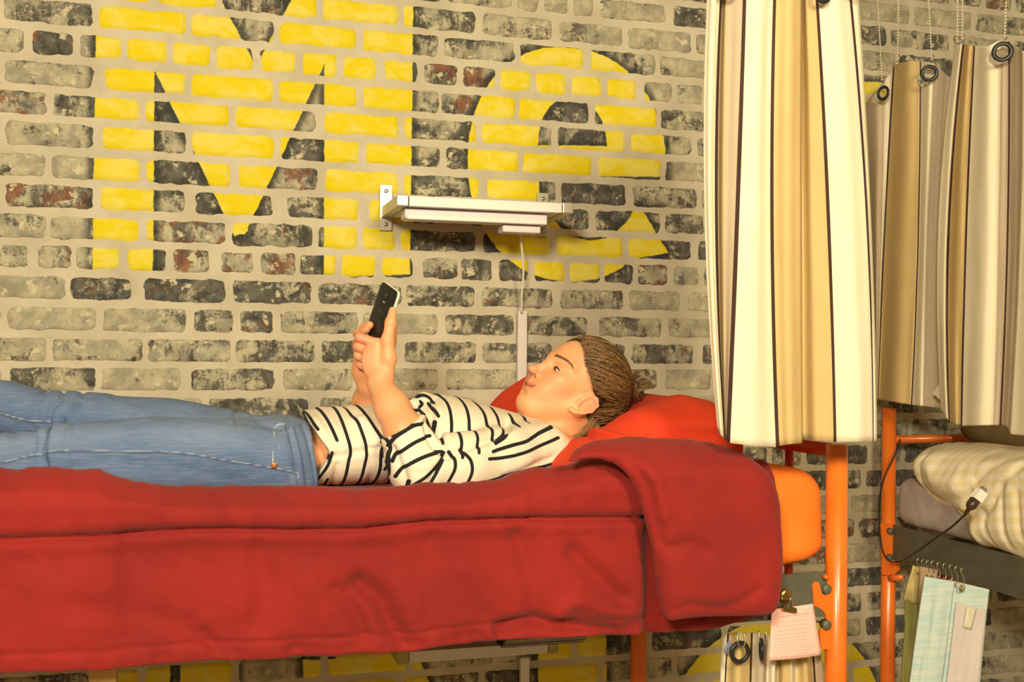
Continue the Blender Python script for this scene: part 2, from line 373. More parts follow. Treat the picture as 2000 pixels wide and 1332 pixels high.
# mortar bed
mx = np.linspace(WX0, WX1, 200); mz = np.linspace(0, 2.75, 110); X, Z = np.meshgrid(mx, mz, indexing='ij')
VV.append(np.stack([X, fbm(X, Z, 14, 5, 4)*.0016, Z], -1).reshape(-1, 3)); ii = np.arange(200*110).reshape(200, 110)+base
FF.append(np.stack([ii[:-1, :-1], ii[1:, :-1], ii[1:, 1:], ii[:-1, 1:]], -1).reshape(-1, 4)); base += 200*110
CC.append(np.zeros((200*110, 4)))
b0 = base; VV.append(np.array([(x, y, z) for x in (WX0, WX1) for y in (0.004, .12) for z in (0, 2.75)]))
FF.append(np.array([(0, 1, 3, 2), (4, 6, 7, 5), (2, 3, 7, 6), (0, 2, 6, 4), (1, 5, 7, 3)])+b0); CC.append(np.zeros((8, 4)))
g = G('painted_brick')
pos = g.n('ShaderNodeTexCoord').outputs['Object']
sep = g.n('ShaderNodeSeparateXYZ'); g.t.links.new(pos, sep.inputs[0]); sx, sz = sep.outputs[0], sep.outputs[2]
def mn(L):
    a = L[0]
    for b in L[1:]: a = g.math('MINIMUM', a, b)
    return a
def mxx(L):
    a = L[0]
    for b in L[1:]: a = g.math('MAXIMUM', a, b)
    return a
def convex(pp):
    q = np.array(XZ(pp, D0)); c = q.mean(0); out = []
    for i in range(len(q)):
        a, b = q[i], q[(i+1) % len(q)]; n = np.array([-(b-a)[1], (b-a)[0]]); n /= np.linalg.norm(n)+1e-9
        if (c-a)@n < 0: n = -n
        out.append(g.math('ADD', g.math('MULTIPLY_ADD', sx, float(n[0]), -float(a@n)), g.math('MULTIPLY', sz, float(n[1]))))
    return mn(out)
def ellip(l, t, r, b, p=2.):
    a = XZ([(l, (t+b)/2), (r, (t+b)/2), ((l+r)/2, t), ((l+r)/2, b)], D0)
    cx, cz = (a[2][0]+a[3][0])/2, (a[0][1]+a[1][1])/2; cx = (a[0][0]+a[1][0])/2; rx = abs(a[1][0]-a[0][0])/2; rz = abs(a[2][1]-a[3][1])/2
    u = g.math('POWER', g.math('ABSOLUTE', g.math('MULTIPLY_ADD', sx, 1/rx, -cx/rx)), p); v = g.math('POWER', g.math('ABSOLUTE', g.math('MULTIPLY_ADD', sz, 1/rz, -cz/rz)), p)
    return g.math('MULTIPLY', g.math('SUBTRACT', 1., g.math('POWER', g.math('ADD', u, v), 1/p)), min(rx, rz))
neg = lambda a: g.math('MULTIPLY', a, -1.)
Mm = mxx([convex([(190,-90),(303,-90),(299,536),(181,531)]), convex([(634,-90),(808,-90),(800,536),(632,542)]),
          convex([(250,-90),(383,-90),(500,130),(484,452),(458,462),(299,131)]), convex([(618,-90),(700,-90),(631,131),(478,458),(462,458),(500,130)])])
counter = mn([ellip(1050,190,1184,370), convex([(1040,150),(1200,150),(1200,286),(1040,284)])])
inner = mn([ellip(1052,215,1250,470), convex([(1030,344),(1330,346),(1330,500),(1030,500)])])
apert = mxx([convex([(1052,344),(1400,346),(1400,409),(1052,405)]), convex([(1252,408),(1400,408),(1420,600),(1304,494)])])
ee = mxx([mn([ellip(913,93,1300,550,2.15), neg(counter), neg(inner), neg(apert)]), convex([(1252,408),(1304,494),(1240,506),(1186,468)])])
low = mxx([convex([(225,1290),(332,1290),(332,1500),(225,1500)]), convex([(352,1290),(462,1290),(462,1500),(352,1500)]), convex([(592,1288),(655,1286),(655,1500),(592,1500)]),
           convex([(655,1240),(800,1240),(905,1500),(655,1500)]), convex([(1050,1215),(1183,1212),(1183,1500),(1050,1500)]),
           mn([ellip(1300,1205,1720,1640), neg(ellip(1420,1290,1600,1500))]), convex([(1672,160),(1760,162),(1730,215),(1690,215)])])
sd = mxx([Mm, ee, low]); wob = g.math('MULTIPLY', g.math('SUBTRACT', g.noise(60, 3), .5), .006); sd = g.math('ADD', sd, wob)
alp = g.attr('brick', 'Alpha'); isb = g.step(alp, .2, .4)
bs = g.n('ShaderNodeSeparateColor'); g.t.links.new(g.attr('brick', 'Color'), bs.inputs[0]); dk, rd, seed = bs.outputs
off = g.n('ShaderNodeCombineXYZ'); g.set(off.inputs[0], g.math('MULTIPLY', seed, 37.)); g.set(off.inputs[2], g.math('MULTIPLY', seed, 91.))
va = g.n('ShaderNodeVectorMath', operation='ADD'); g.t.links.new(pos, va.inputs[0]); g.t.links.new(off.outputs[0], va.inputs[1]); bp = va.outputs[0]
nb = g.noise(13, 6, .62, g.coord((1, 1, 1.4), vec=bp), .6)         # broad patches
nv = g.noise(30, 5, .65, g.coord((2.2, 1, .8), vec=bp))            # vertical strokes
nf = g.noise(190, 4, .7, bp)                                       # speckle
mixn = g.math('ADD', g.math('MULTIPLY', nb, .55), g.math('ADD', g.math('MULTIPLY', nv, .27), g.math('MULTIPLY', nf, .18)))
# threshold falls as darkness rises
th = g.math('MULTIPLY_ADD', dk, -.215, .622)
dkm = g.step(g.math('SUBTRACT', mixn, th), -.035, .045)
pale = g.mix(g.step(g.noise(22, 5, .6, bp), .35, .66), lin((186, 178, 148)), lin((146, 140, 120)))
pale = g.mix(g.step(nv, .5, .75), pale, lin((158, 154, 132)))
dark = g.mix(g.step(g.noise(35, 4, .6, bp), .35, .65), lin((40, 40, 39)), lin((92, 90, 82)))
pale = g.mix(g.math('MULTIPLY', g.step(nf, .52, .70), .40), pale, lin((104, 100, 88)))
bc = g.mix(g.math('MULTIPLY', dkm, .92), pale, dark)
redm = g.math('MULTIPLY', g.step(g.math('ADD', g.math('MULTIPLY', g.noise(20, 5, .6, g.coord((1, 1, 1), (3, 0, 7), bp)), 1.), g.math('MULTIPLY', rd, .25)), .62, .70), .85)
bc = g.mix(redm, bc, g.mix(g.step(nv, .4, .6), lin((88, 56, 44)), lin((140, 90, 66))))
# chips of lime on the brick
bc = g.mix(g.math('MULTIPLY', g.step(g.noise(34, 6, .68, g.coord((1, 1, 1), (9, 0, 2), bp)), .575, .625), .85), bc, lin((204, 194, 160)))
rimm = g.math('MULTIPLY', g.math('SUBTRACT', 1., g.step(alp, .52, .86)), g.step(g.noise(40, 4, .6, g.coord((1, 1, 1), (5, 0, 5), bp)), .42, .56))
bc = g.mix(g.math('MULTIPLY', rimm, .55), bc, lin((66, 58, 46)))
edge = g.math('MULTIPLY', g.step(sd, -.026, -.004), g.math('MULTIPLY', g.math('LESS_THAN', sd, 0.), g.step(nv, .28, .46)))
bc = g.mix(g.math('MULTIPLY', edge, .85), bc, lin((44, 48, 42)))
yel = g.mix(g.step(nb, .42, .62), lin((220, 198, 10)), lin((222, 206, 88)))
yel = g.mix(g.math('MULTIPLY', g.step(g.noise(45, 6, .7, bp), .60, .74), .5), yel, lin((214, 186, 96)))
bc = g.mix(g.step(sd, -.0015, .0015), bc, yel)
mo = g.mix(g.step(g.noise(7, 6, .6, pos), .35, .65), lin((200, 190, 166)), lin((184, 174, 150)))
mo = g.mix(g.math('MULTIPLY', g.step(g.noise(3.2, 3, .5, pos), .52, .75), .35), mo, lin((150, 140, 122)))
g.col(g.mix(isb, mo, bc)); g.bump(g.math('ADD', g.noise(90, 6, .65, pos), g.math('MULTIPLY', dkm, -.25)), .5, .003); g.par(Roughness=.93)
wall = put('wall_back', np.concatenate(VV), np.concatenate(FF), g.m)
at = wall.data.color_attributes.new('brick', 'FLOAT_COLOR', 'POINT'); at.data.foreach_set('color', np.concatenate(CC).astype(np.float32).ravel())
tag(wall, kind='structure')

cream = plain('painted_plaster', (188, 176, 150), .9, bumpy=.1)
for nm, a, b in (('wall_left', (WX0-.1, -4.6, 0), (WX0, 0, 2.75)), ('wall_right', (WX1, -4.6, 0), (WX1+.1, 0, 2.75)), ('wall_front', (WX0-.1, -4.7, 0), (WX1+.1, -4.6, 2.75)), ('ceiling', (WX0-.1, -4.7, 2.75), (WX1+.1, .12, 2.85))):
    tag(MB().box(a, b).build(nm, cream), kind='structure')
g = G('wood_floor'); g.col(g.mix(g.noise(3, 6, vec=g.coord((1, 12, 1))), lin((150, 132, 106)), lin((180, 162, 134)))); g.par(Roughness=.5)
tag(MB().box((WX0-.1, -4.7, -.1), (WX1+.1, .12, 0)).build('floor', g.m), kind='structure')
# ================================================================== bunk bed with bedding
DP = 1.72                                            # depth plane of the front posts
orange = G('orange_paint'); orange.col(orange.mix(orange.step(orange.noise(9, 5), .3, .7), lin((238, 122, 36)), lin((230, 108, 28)))); orange = orange.par(Roughness=.32, Coat_Weight=.25)
redsteel = plain('dark_orange_paint', (205, 66, 28), .35)
greysteel = plain('grey_steel', (104, 104, 88), .5, .3, var=.2)
chrome = plain('chrome', (200, 196, 186), .22, 1.)
brass = plain('brass', (196, 166, 100), .3, 1.)
blackrub = plain('black_rubber', (26, 24, 23), .5)
white = plain('white_lacquer', (226, 222, 216), .35, var=.04)
alu = plain('brushed_aluminium', (205, 200, 188), .35, .7)
bed = empty('bunk_bed', (*P(1635, 1000, DP)[:2], 0))
tag(bed, 'orange tubular steel bunk bed carrying the red duvet, tall post right of it', 'bunk bed')
r_post = .0195
pf = P(1634, 1000, DP); rear = P(1247, 1280, 2.485); topz = P(1640, 868, DP)[2]
bx0 = pf[0]-2.02                                    # foot end
MB().tube([(pf[0], pf[1], 0), (pf[0], pf[1], 1.0), (pf[0], pf[1], topz)], r_post, 24).build('post', orange, bed, True)
MB().tube([(rear[0], rear[1], 0), (rear[0], rear[1], topz)], r_post, 24).build('post', orange, bed, True)
MB().tube([(bx0, pf[1], 0), (bx0, pf[1], topz)], r_post, 24).build('post', orange, bed, True)
MB().tube([(bx0, rear[1], 0), (bx0, rear[1], topz)], r_post, 24).build('post', orange, bed, True)
for x, xr in ((pf[0], rear[0]), (bx0, bx0)): MB().tube([(x, pf[1]+.018, topz-.012), (xr, rear[1]-.018, topz-.012)], .0125, 16).build('top_rail', redsteel, bed, True)
vx = P(1537, 880, 1.885)
MB().tube([(pf[0], vx[1], topz-.02), (pf[0], vx[1], topz-.62)], .0085, 14).build('end_bar', redsteel, bed, True)
zt = P(1560, 1120, DP)[2]; zb = P(1560, 1207, DP)[2]
rl = MB(); rl.box((bx0+.02, pf[1]-.004, zb), (pf[0]-.022, pf[1]+.004, zt), bev=.0015); rl.box((bx0+.02, pf[1]+.0, zb), (pf[0]-.022, pf[1]+.045, zb+.004)); rail = rl.build('side_rail', greysteel, bed)
MB().box((bx0+.02, rear[1]-.004, zb), (pf[0]-.022, rear[1]+.004, zt)).build('side_rail', greysteel, bed)
sl = MB()
for i in range(16): sl.box((bx0+.06+i*.122, pf[1]+.004, zb+.05), (bx0+.13+i*.122, rear[1]-.004, zb+.062))
sl.build('slatted_base', greysteel, bed)
# hook plate on the post with its notches
hp = [(1587,1143),(1591,1136),(1599,1137),(1603,1150),(1606,1160),(1612,1163),(1619,1156),(1619,1148),(1616,1142),(1616,1131),(1629,1130),(1629,1268),(1604,1268),(1601,1238),(1603,1228),(1612,1231),(1619,1224),(1618,1214),(1613,1207),(1613,1200),(1606,1191),(1590,1183)]
MB().prism([P(a, b, DP-.006) for a, b in hp], (0, .005, 0)).build('hook_plate', orange, bed)
for (a, b) in ((1611, 1149), (1611, 1219)):
    MB().lathe(P(a, b, DP-.002), (0, -1, 0), [(.0088, -.004), (.0088, .009), (.0075, .0105), (.001, .011)]).build('hook_stud', greysteel, bed, True)
MB().lathe(P(1613, 1127, DP-.012), (0, -1, 0), [(.004, -.01), (.004, .004), (.001, .006)]).build('pin', orange, bed, True)
# the mattress in its orange sheet
sheet_o = fabric('orange_sheet', (250, 124, 26), (244, 112, 22), scale=700, rough=.85, amt=.6)
mz1 = P(1500, 903, 1.75)[2]; mz0 = zt-.012; mx1 = P(1606, 1000, 1.75)[0]; my0 = 1.725-D0
mat_lo = (bx0+.03, my0, mz0); mat_hi = (mx1, -.075, mz1-.012)
v = Vol(np.array(mat_lo)-.03, np.array(mat_hi)+.03, .009)
ctr = (np.array(mat_lo)+np.array(mat_hi))/2; hf = (np.array(mat_hi)-np.array(mat_lo))/2
R_ = .052
def bfn(X, Y, Z):
    sag = .080*np.clip((mat_hi[0]-.22-X)/.2, 0, 1)*np.clip((Z-ctr[2])/.08, 0, 1)
    lift = .040*np.clip((X-(mat_hi[0]-.20))/.20, 0, 1)**1.3*np.clip((ctr[2]-Z)/.1, 0, 1)
    Zz = Z+sag-lift
    qx = np.abs(X-ctr[0])-(hf[0]-R_); qy = np.abs(Y-ctr[1])-(hf[1]-R_*.8); qz = np.abs(Zz-ctr[2])-(hf[2]-R_)
    return np.sqrt(np.maximum(qx, 0)**2+np.maximum(qy, 0)**2*1.3+np.maximum(qz, 0)**2)+np.minimum(np.maximum(np.maximum(qx, qy), qz), 0)-R_
v.op(mat_lo, mat_hi, bfn, .001); V, Fq = v.mesh(); V = relax(V, Fq, 1)
N = normals(V, Fq)
V = V+N*(fbm(V[:, 2]*.6+V[:, 0]*.2, V[:, 0]+V[:, 1], 9, 3)*.016)[:, None]
V = groove(V, N, [(XZ([(1480, 950), (1540, 951), (1600, 955)], 1.72), -.0012, .002), (XZ([(1480, 905), (1530, 912), (1560, 930)], 1.74), .004, .012), (XZ([(1480, 1120), (1530, 1085), (1600, 1075)], 1.74), .004, .02)])
mattress = tag(put('mattress', V, Fq, sheet_o), 'thick mattress in a bright orange fitted sheet, its end bare beside the orange post', 'mattress')

# ---- the red duvet hanging over the front edge
red = fabric('red_cotton', (140, 21, 12), (124, 16, 10), scale=650, rough=.88, strength=.3, sheen=.06, amt=.8)
DX0 = bx0+.06; DX1 = P(1505, 1000, 1.69)[0]
xs = np.arange(DX0, DX1, .0065); nu = len(xs)
ztop = mz1-.066
yf = 1.665-D0                                        # outer face of the hanging part
zhem = P(600, 1290, 1.665)[2]; zseam = P(600, 1036, 1.66)[2]; zed = P(600, 957, 1.69)[2]
prof = []
for y in np.arange(-.09, yf+.115, -.012): prof.append((y, 'top', 0))
for t in np.linspace(0, 1, 14): prof.append((None, 'roll', t))
for t in np.linspace(0, 1, 64)[1:]: prof.append((None, 'hang', t))
for t in np.linspace(0, 1, 9)[1:]: prof.append((None, 'hem', t))
nv_ = len(prof); Y = np.zeros((nu, nv_)); Z = np.zeros((nu, nv_)); X = np.repeat(xs[:, None], nv_, 1)
def at_px(a, b, D): return P(a, b, D)
edgepts = [(-420,925),(-60,925),(0,924),(60,922),(190,925),(235,942),(280,950),(500,958),(700,958),(800,956),(900,951),(960,944),(1030,932),(1100,915),(1160,905),(1220,905),(1300,905),(1510,905)]
ex = np.array([P(a, b, 1.69)[0] for a, b in edgepts]); ez = np.array([P(a, b, 1.69)[2] for a, b in edgepts])
zedge = np.interp(xs, ex, ez)+.004+fbm(xs, xs*0, 22, 3)*.008
seampts = [(-420,1062),(0,1054),(190,1047),(380,1032),(560,1034),(700,1031),(840,1017),(1000,1012),(1235,1012),(1510,1010)]
zs = np.interp(xs, [P(a, b, 1.66)[0] for a, b in seampts], [P(a, b, 1.66)[2] for a, b in seampts])
hempts = [(-420,1350),(0,1317),(200,1305),(240,1302),(600,1284),(780,1275),(960,1252),(1060,1246),(1190,1240),(1250,1238),(1330,1243),(1430,1232),(1500,1212)]
zh = np.interp(xs, [P(a, b, 1.66)[0] for a, b in hempts], [P(a, b, 1.66)[2] for a, b in hempts])+fbm(xs, xs*0+3, 16, 9)*.010
xcut = P(1262, 1100, 1.64)[0]
rec = .030*np.clip((xs-xcut)/.02, 0, 1)              # behind the turned-back corner the duvet sits further back
for j, (y, kind, t) in enumerate(prof):
    if kind == 'top':
        Y[:, j] = y; k = np.clip((-.35-y)/.45, 0, 1); Z[:, j] = ztop+(zedge-.018-ztop)*k**2+.010*(1-k)
    elif kind == 'roll':                             # bulging upper edge, from the inner side over the crest to the front
        a = math.pi*.62*t; rr = .048
        Y[:, j] = yf+.115-.115*t**.9+rec*t-.012*math.sin(a); Z[:, j] = zedge-.02+.022*np.sin(a*1.05+.25)-.03*max(0, t-.55)**1.2*1.5
    elif kind == 'hang':
        z = Z[:, j0]+(zh-Z[:, j0])*t; Z[:, j] = z
        bul = .026*np.exp(-((z-(zs+zedge)/2)/.045)**2)
        low_ = .012*np.sin(np.clip((z-zh)/(zs-zh), 0, 1)*math.pi)
        Y[:, j] = yf-bul-low_+rec+.004
    else:
        Y[:, j] = Y[:, jh]+.016*(1-math.cos(t*math.pi))+.01*t; Z[:, j] = zh-.006*math.sin(t*math.pi)+.05*max(0, t-.4)
    if kind == 'roll': j0 = j
    if kind == 'hang': jh = j
hang = np.array([p[1] in ('hang', 'hem', 'roll') for p in prof])[None, :]
fz = (Z-zh[:, None])/(zedge-zh)[:, None]
n1 = fbm(X+.25*Z, Z*.45, 7, 11)*.030+fbm(X-.12*Z, Z*.35, 17, 12)*.010+fbm(X+.4*Z, Z*.7, 34, 16, 3)*.006+fbm(X, Z*.6, 75, 14, 3)*.0025
dsm = np.abs(Z-zs[:, None]); sm = -.013*np.exp(-(dsm/.0045)**2)+.0035*np.exp(-((dsm-.015)/.011)**2)
puck = fbm(X, Z*.25, 60, 21, 3)*.010*np.exp(-((Z-zs[:, None])/.04)**2)+fbm(X, Z*.3, 42, 22, 3)*.022*np.exp(-((fz-.04)/.06)**2)
dh = np.abs(Z-(zh[:, None]+.026)); hm = -.004*np.exp(-(dh/.0028)**2)
out = n1+puck+(sm+hm)
for pl, dep, wd in [([(700,1140),(740,1170),(770,1230),(790,1260)], -.020, .016), ([(655,1150),(690,1190),(715,1250)], -.012, .012), ([(1120,1080),(1160,1120),(1215,1170)], -.015, .014), ([(1010,1050),(1030,1110),(1050,1200)], -.010, .016), ([(250,1060),(262,1130),(255,1240)], -.008, .02), ([(500,1080),(520,1150),(500,1220)], -.010, .02), ([(980,1230),(1040,1215),(1110,1225),(1200,1235)], -.020, .012), ([(1090,1200),(1120,1175),(1180,1190),(1230,1200)], .012, .014), ([(395,1240),(420,1270)], -.008, .01), ([(150,1180),(350,1220)], -.006, .02), ([(850,1050),(870,1120),(940,1200)], -.006, .02)]:
    out += dep*np.exp(-(pdist(X, Z, curve(XZ(pl, 1.66), 4))/wd)**2)
Y = Y-np.where(hang, out, 0); Z = Z+np.where(~hang, fbm(X, Y, 12, 31)*.012, 0)
jr = [i for i, p in enumerate(prof) if p[1] == 'roll']
for j in jr: Z[:, j] += fbm(X[:, j], X[:, j]*0+2, 34, 15)*.010
V = np.stack([X, Y, Z], -1).reshape(-1, 3); ii = np.arange(nu*nv_).reshape(nu, nv_)
Fq = np.stack([ii[:-1, :-1], ii[:-1, 1:], ii[1:, 1:], ii[1:, :-1]], -1).reshape(-1, 4)
# the duvet keeps clear of the bottom side: give it thickness inward
duvet = put('duvet', V, Fq, red); md = duvet.modifiers.new('thick', 'SOLIDIFY'); md.thickness = .012; md.offset = 1
nn = normals(V, Fq).reshape(nu, nv_, 3)
md.offset = -1 if nn[nu//2, len(prof)-30, 1] < 0 else 1
tag(duvet, 'dark red quilted duvet draped along the front of the upper bunk under the person', 'duvet')
# turned-back corner of the duvet
flap = [(1108,908),(1135,884),(1170,869),(1230,860),(1300,859),(1400,866),(1455,884),(1492,915),(1516,960),(1523,1020),(1526,1100),(1521,1165),(1508,1196),(1480,1203),(1400,1203),(1330,1208),(1306,1213),(1294,1196),(1284,1150),(1277,1090),(1264,1030),(1240,955),(1215,915),(1175,898),(1135,902)]
fl = XZ(flap, 1.615)
zk = P(1400, 925, 1.615)[2]
yc = lambda A, Z_: (1.615-D0)+np.clip((Z_-zk)/.06, 0, 3)**1.6*.065
def fdisp(A, Z_):
    s = fbm(A, Z_, 9, 41)*.010+fbm(A, Z_, 30, 42, 3)*.003
    for pl, dep, wd in [([(1228,895),(1262,950),(1275,1010),(1292,1060)], -.014, .006), ([(1215,888),(1262,925),(1285,985),(1292,1050)], .008, .012), ([(1292,1030),(1283,1090),(1290,1150)], -.010, .008), ([(1300,1070),(1340,1060),(1370,1075)], -.008, .012), ([(1400,1190),(1440,1175),(1475,1150)], -.007, .008), ([(1310,1195),(1345,1180),(1400,1188)], -.008, .008), ([(1298,1180),(1302,1120),(1298,1080)], .004, .01)]:
        s = s+dep*np.exp(-(pdist(A, Z_, curve(XZ(pl, 1.60), 4))/wd)**2)
    return s
fo = puff('turned_back_corner', fl, yc, .030, .045, .0055, red, None, 'y', fdisp, 2)
fo.parent = duvet

# ---- orange-red pillow, propped at the head end
pil = fabric('orange_red_pillowcase', (226, 66, 22), (216, 54, 20), scale=800, rough=.88, strength=.25, amt=.7)
px0 = P(1100, 900, 1.83)[0]; px1 = P(1425, 860, 1.86)[0]; py0, py1 = 1.80-D0, 2.46-D0
v = Vol((px0-.04, py0-.05, 1.33), (px1+.06, py1+.04, 1.72), .006)
zl = P(1100, 905, 1.82)[2]
ridge = [(px0-.02, zl+.005), (P(1170, 840, 1.9)[0], P(1170, 848, 1.9)[2]), (P(1215, 808, 1.95)[0], P(1215, 806, 1.95)[2]), (P(1290, 770, 2.0)[0], P(1290, 770, 2.0)[2]), (P(1340, 782, 2.0)[0], P(1340, 782, 2.0)[2]), (px1+.03, P(1420, 850, 2.0)[2])]
rx = [a for a, b in ridge]; rz_ = [b for a, b in ridge]
zrear = P(1030, 735, 2.38)[2]; zrl = P(940, 790, 2.38)[2]
def pfn(X, Y, Z):
    x, y = X[:, 0, 0], Y[0, :, 0]; f = np.clip((y-py0)/(py1-py0), 0, 1)[None, :]
    zf = np.interp(x, rx, rz_)[:, None]; sx_ = np.clip((x-px0)/(px1-px0), 0, 1)[:, None]
    zr = zrl+(zrear-zrl)*np.clip(sx_/.28, 0, 1)+.0*sx_-.03*np.clip((sx_-.5)/.5, 0, 1)
    dent = .05*np.exp(-((f-.45)/.22)**2)*np.exp(-((sx_-.45)/.3)**2)
    k = np.clip((f-.45)/.45, 0, 1); k = k*k*(3-2*k)
    top = zf*(1-k)+zr*k-dent+.012*fbm(x[:, None]+y*.5, y[None, :]+x[:, None], 8, 51)
    bot = np.clip(zl-.055+(sx_*.02), 1.37, 2)+0*top
    e = np.minimum(np.minimum(f, 1-f)/.18, np.minimum(sx_, 1-sx_*.9)/.22); e = np.sqrt(np.clip(1-(1-np.clip(e, 0, 1))**2, 0, 1))
    # corners drawn out, edges pinched together
    mid = bot+.45*(top-bot)*(.35+.65*sx_)+.02; H = np.maximum((top-bot)/2*e, .0)
    mid = (top+bot)/2*e+(bot+.25*(top-bot))*(1-e)
    c = (bot+(top-bot)*.5)*1.0
    c = c*e+(bot*.55+top*.45)*(1-e)
    return np.maximum(np.abs(Z-c[:, :, None])-H[:, :, None]-.006, np.maximum(np.maximum(px0-X, X-px1), np.maximum(py0-Y, Y-py1)))*.7
v.op((px0-.03, py0-.03, 1.34), (px1+.05, py1+.03, 1.71), pfn, .001)
V, Fq = v.mesh(); V = relax(V, Fq, 3); N = normals(V, Fq)
V = groove(V, N, [(XZ([(1170,842),(1185,866),(1215,876),(1260,868)], 1.85), -.016, .006), (XZ([(1150,812),(1230,812),(1300,822),(1400,818)], 1.9), .008, .03), (XZ([(1260,845),(1330,842),(1400,850)], 1.85), -.008, .010), (XZ([(1180,850),(1230,862),(1300,866)], 1.85), .009, .006)])
pillow = tag(put('pillow', V, Fq, pil), 'orange-red pillow under the head of the person lying down', 'pillow')

# ---- wall shelf with a strip light
shelf = empty('wall_shelf', (*P(920, 400, 2.5)[:2], 0)); shelf.location = tuple(P(920, 400, D0))
tag(shelf, 'small white wall shelf on two metal brackets above the person', 'shelf')
DF = 2.305
def bracket(par, xw, ztop_, zbot, plate_h, mt, xo=0):
    b = MB(); a = np.array([xw, 0, 0])
    b.box((xw-.014, -.014, zbot), (xw+.014, -.008, ztop_)); o = b.build('wall_plate', mt, par)
    for z in (ztop_-.014, zbot+.014):
        s = MB().lathe((xw, -.014, z), (0, -1, 0), [(.005, 0), (.005, .0015), (.0035, .003), (.0012, .0032)], 14).build('screw', chrome, o, True)
xb = P(752, 400, D0)[0]; xb2 = P(1057, 400, D0)[0]
zp0, zp1 = P(752, 450, D0-.01)[2], P(752, 362, D0-.01)[2]
q0 = P(787, 380, DF); q1 = P(787, 402, DF); e0 = P(1110, 393, DF)
for x, qx in ((xb, q0[0]), (xb2, e0[0])):
    bracket(shelf, x, zp1, zp0, 0, alu)
    MB().box((qx-.0125, DF-D0, q1[2]), (qx+.0125, DF-D0+.012, q0[2]), bev=.002).build('bracket_cap', alu, shelf)
for xa, xq in ((xb, q0[0]), (xb2, e0[0])):
    a0 = np.array([xa+.0, -.012, 0]); a1 = np.array([xq, DF-D0+.006, 0])
    V = [];
    for p in (a0, a1):
        for dx in (-.011, .011):
            for z in (q1[2]+.0005, q0[2]-.0005): V.append((p[0]+dx, p[1], z))
    MB().add(V, [(0, 1, 3, 2), (4, 6, 7, 5), (0, 4, 5, 1), (2, 3, 7, 6), (0, 2, 6, 4), (1, 5, 7, 3)]).build('bracket_arm', alu, shelf)
fa, fb = q0[0]+.0145, e0[0]-.0145
MB().box((fa, DF-D0+.001, q1[2]+.0005), (fb, -.016, q0[2]-.002), bev=.001).build('board', white, shelf)
# strip light under the shelf
lz1 = q1[2]-.0005; lz0 = P(800, 427, DF+.03)[2]; la = P(790, 415, DF+.03)[0]; lb = P(1068, 425, DF+.03)[0]
lamp = empty('strip_light', (la, DF+.03-D0, lz1)); tag(lamp, 'white fluorescent strip light fixed under the wall shelf', 'light')
lens = plain('frosted_plastic', (214, 206, 210), .4, var=.03)
MB().box((la, DF+.025-D0, lz0), (lb, DF+.075-D0, lz1), bev=.003).build('housing', lens, lamp)
MB().box((la+.004, DF+.021-D0, lz0-.002), (lb-.002, DF+.07-D0, lz0+.010), bev=.002).build('diffuser', white, lamp)
sw = P(1018, 441, DF+.05)
s_ = MB().box((sw[0]-.046, DF+.04-D0, lz0-.020), (sw[0]+.044, DF+.085-D0, lz0-.0025), bev=.003).build('switch_box', lens, lamp)
cp = [P(a, b, 2.42+(b-450)*.0006) for a, b in curve([(1017,448),(1018,475),(1021,505),(1022,540),(1019,575),(1019,612)], 5)]
tag(MB().tube(cp, .0026, 8).build('power_cord', white, None, True), 'thin white cord hanging from the strip light down to the conduit', 'cord')
ca, cb = P(1010, 700, D0-.015)[0], P(1028, 700, D0-.015)[0]
tag(MB().box((ca, -.022, P(1018, 842, D0)[2]), (cb, -.006, P(1018, 607, D0-.015)[2]), bev=.002).build('cable_conduit', plain('conduit_plastic', (216, 206, 200), .45, var=.03)), 'white square cable conduit on the brick wall behind the head', 'conduit')

# ---- lower shelf with magazines, below the bunk
ls = empty('wall_shelf', tuple(P(900, 1280, D0))); tag(ls, 'white shelf under the bunk, holding magazines', 'shelf')
yS = DF-D0; z0, z1 = P(900, 1288, DF)[2], P(900, 1266, DF)[2]; xa, xc = P(800, 1280, DF)[0], P(1070, 1280, DF)[0]
MB().box((xa, yS, z0), (xc, -.014, z1), bev=.001).build('board', white, ls)
olive = plain('bracket_olive', (176, 164, 96), .4, .4)
for x in (xa-.0135, xc+.0135):
    MB().box((x-.0125, yS, z0-.003), (x+.0125, -.014, z1+.004), bev=.0015).build('bracket_arm', olive, ls)
bxw = MB(); bxw.box((P(945, 1262, 2.33)[0], 2.33-D0, z1), (P(975, 1255, 2.33)[0], 2.42-D0, z1+.014)); tag(bxw.build('small_box', white), 'small white box on the shelf under the bunk', 'box')
paper = plain('magazine_paper', (196, 190, 178), .6, var=.15)
mags = [(978, 1140, 1281, 1276, 0), (980, 1143, 1275, 1271, .01), (985, 1144, 1270, 1266, -.005), (983, 1138, 1265, 1261, .012), (1000, 1135, 1259, 1256, 0), (990, 1120, 1254, 1250, .02)]
cov = [plain('magazine_cover_grey', (120, 116, 110), .4), plain('magazine_cover_dark', (52, 46, 50), .35), plain('magazine_cover_pale', (206, 200, 188), .4)]
names = ['lowest magazine of the stack on the lower shelf', 'second magazine from the bottom of the stack on the lower shelf', 'third magazine from the bottom of the stack on the lower shelf', 'fourth magazine from the bottom of the stack on the lower shelf', 'second magazine from the top of the stack on the lower shelf', 'topmost magazine of the stack on the lower shelf']
zc = z1+.0004
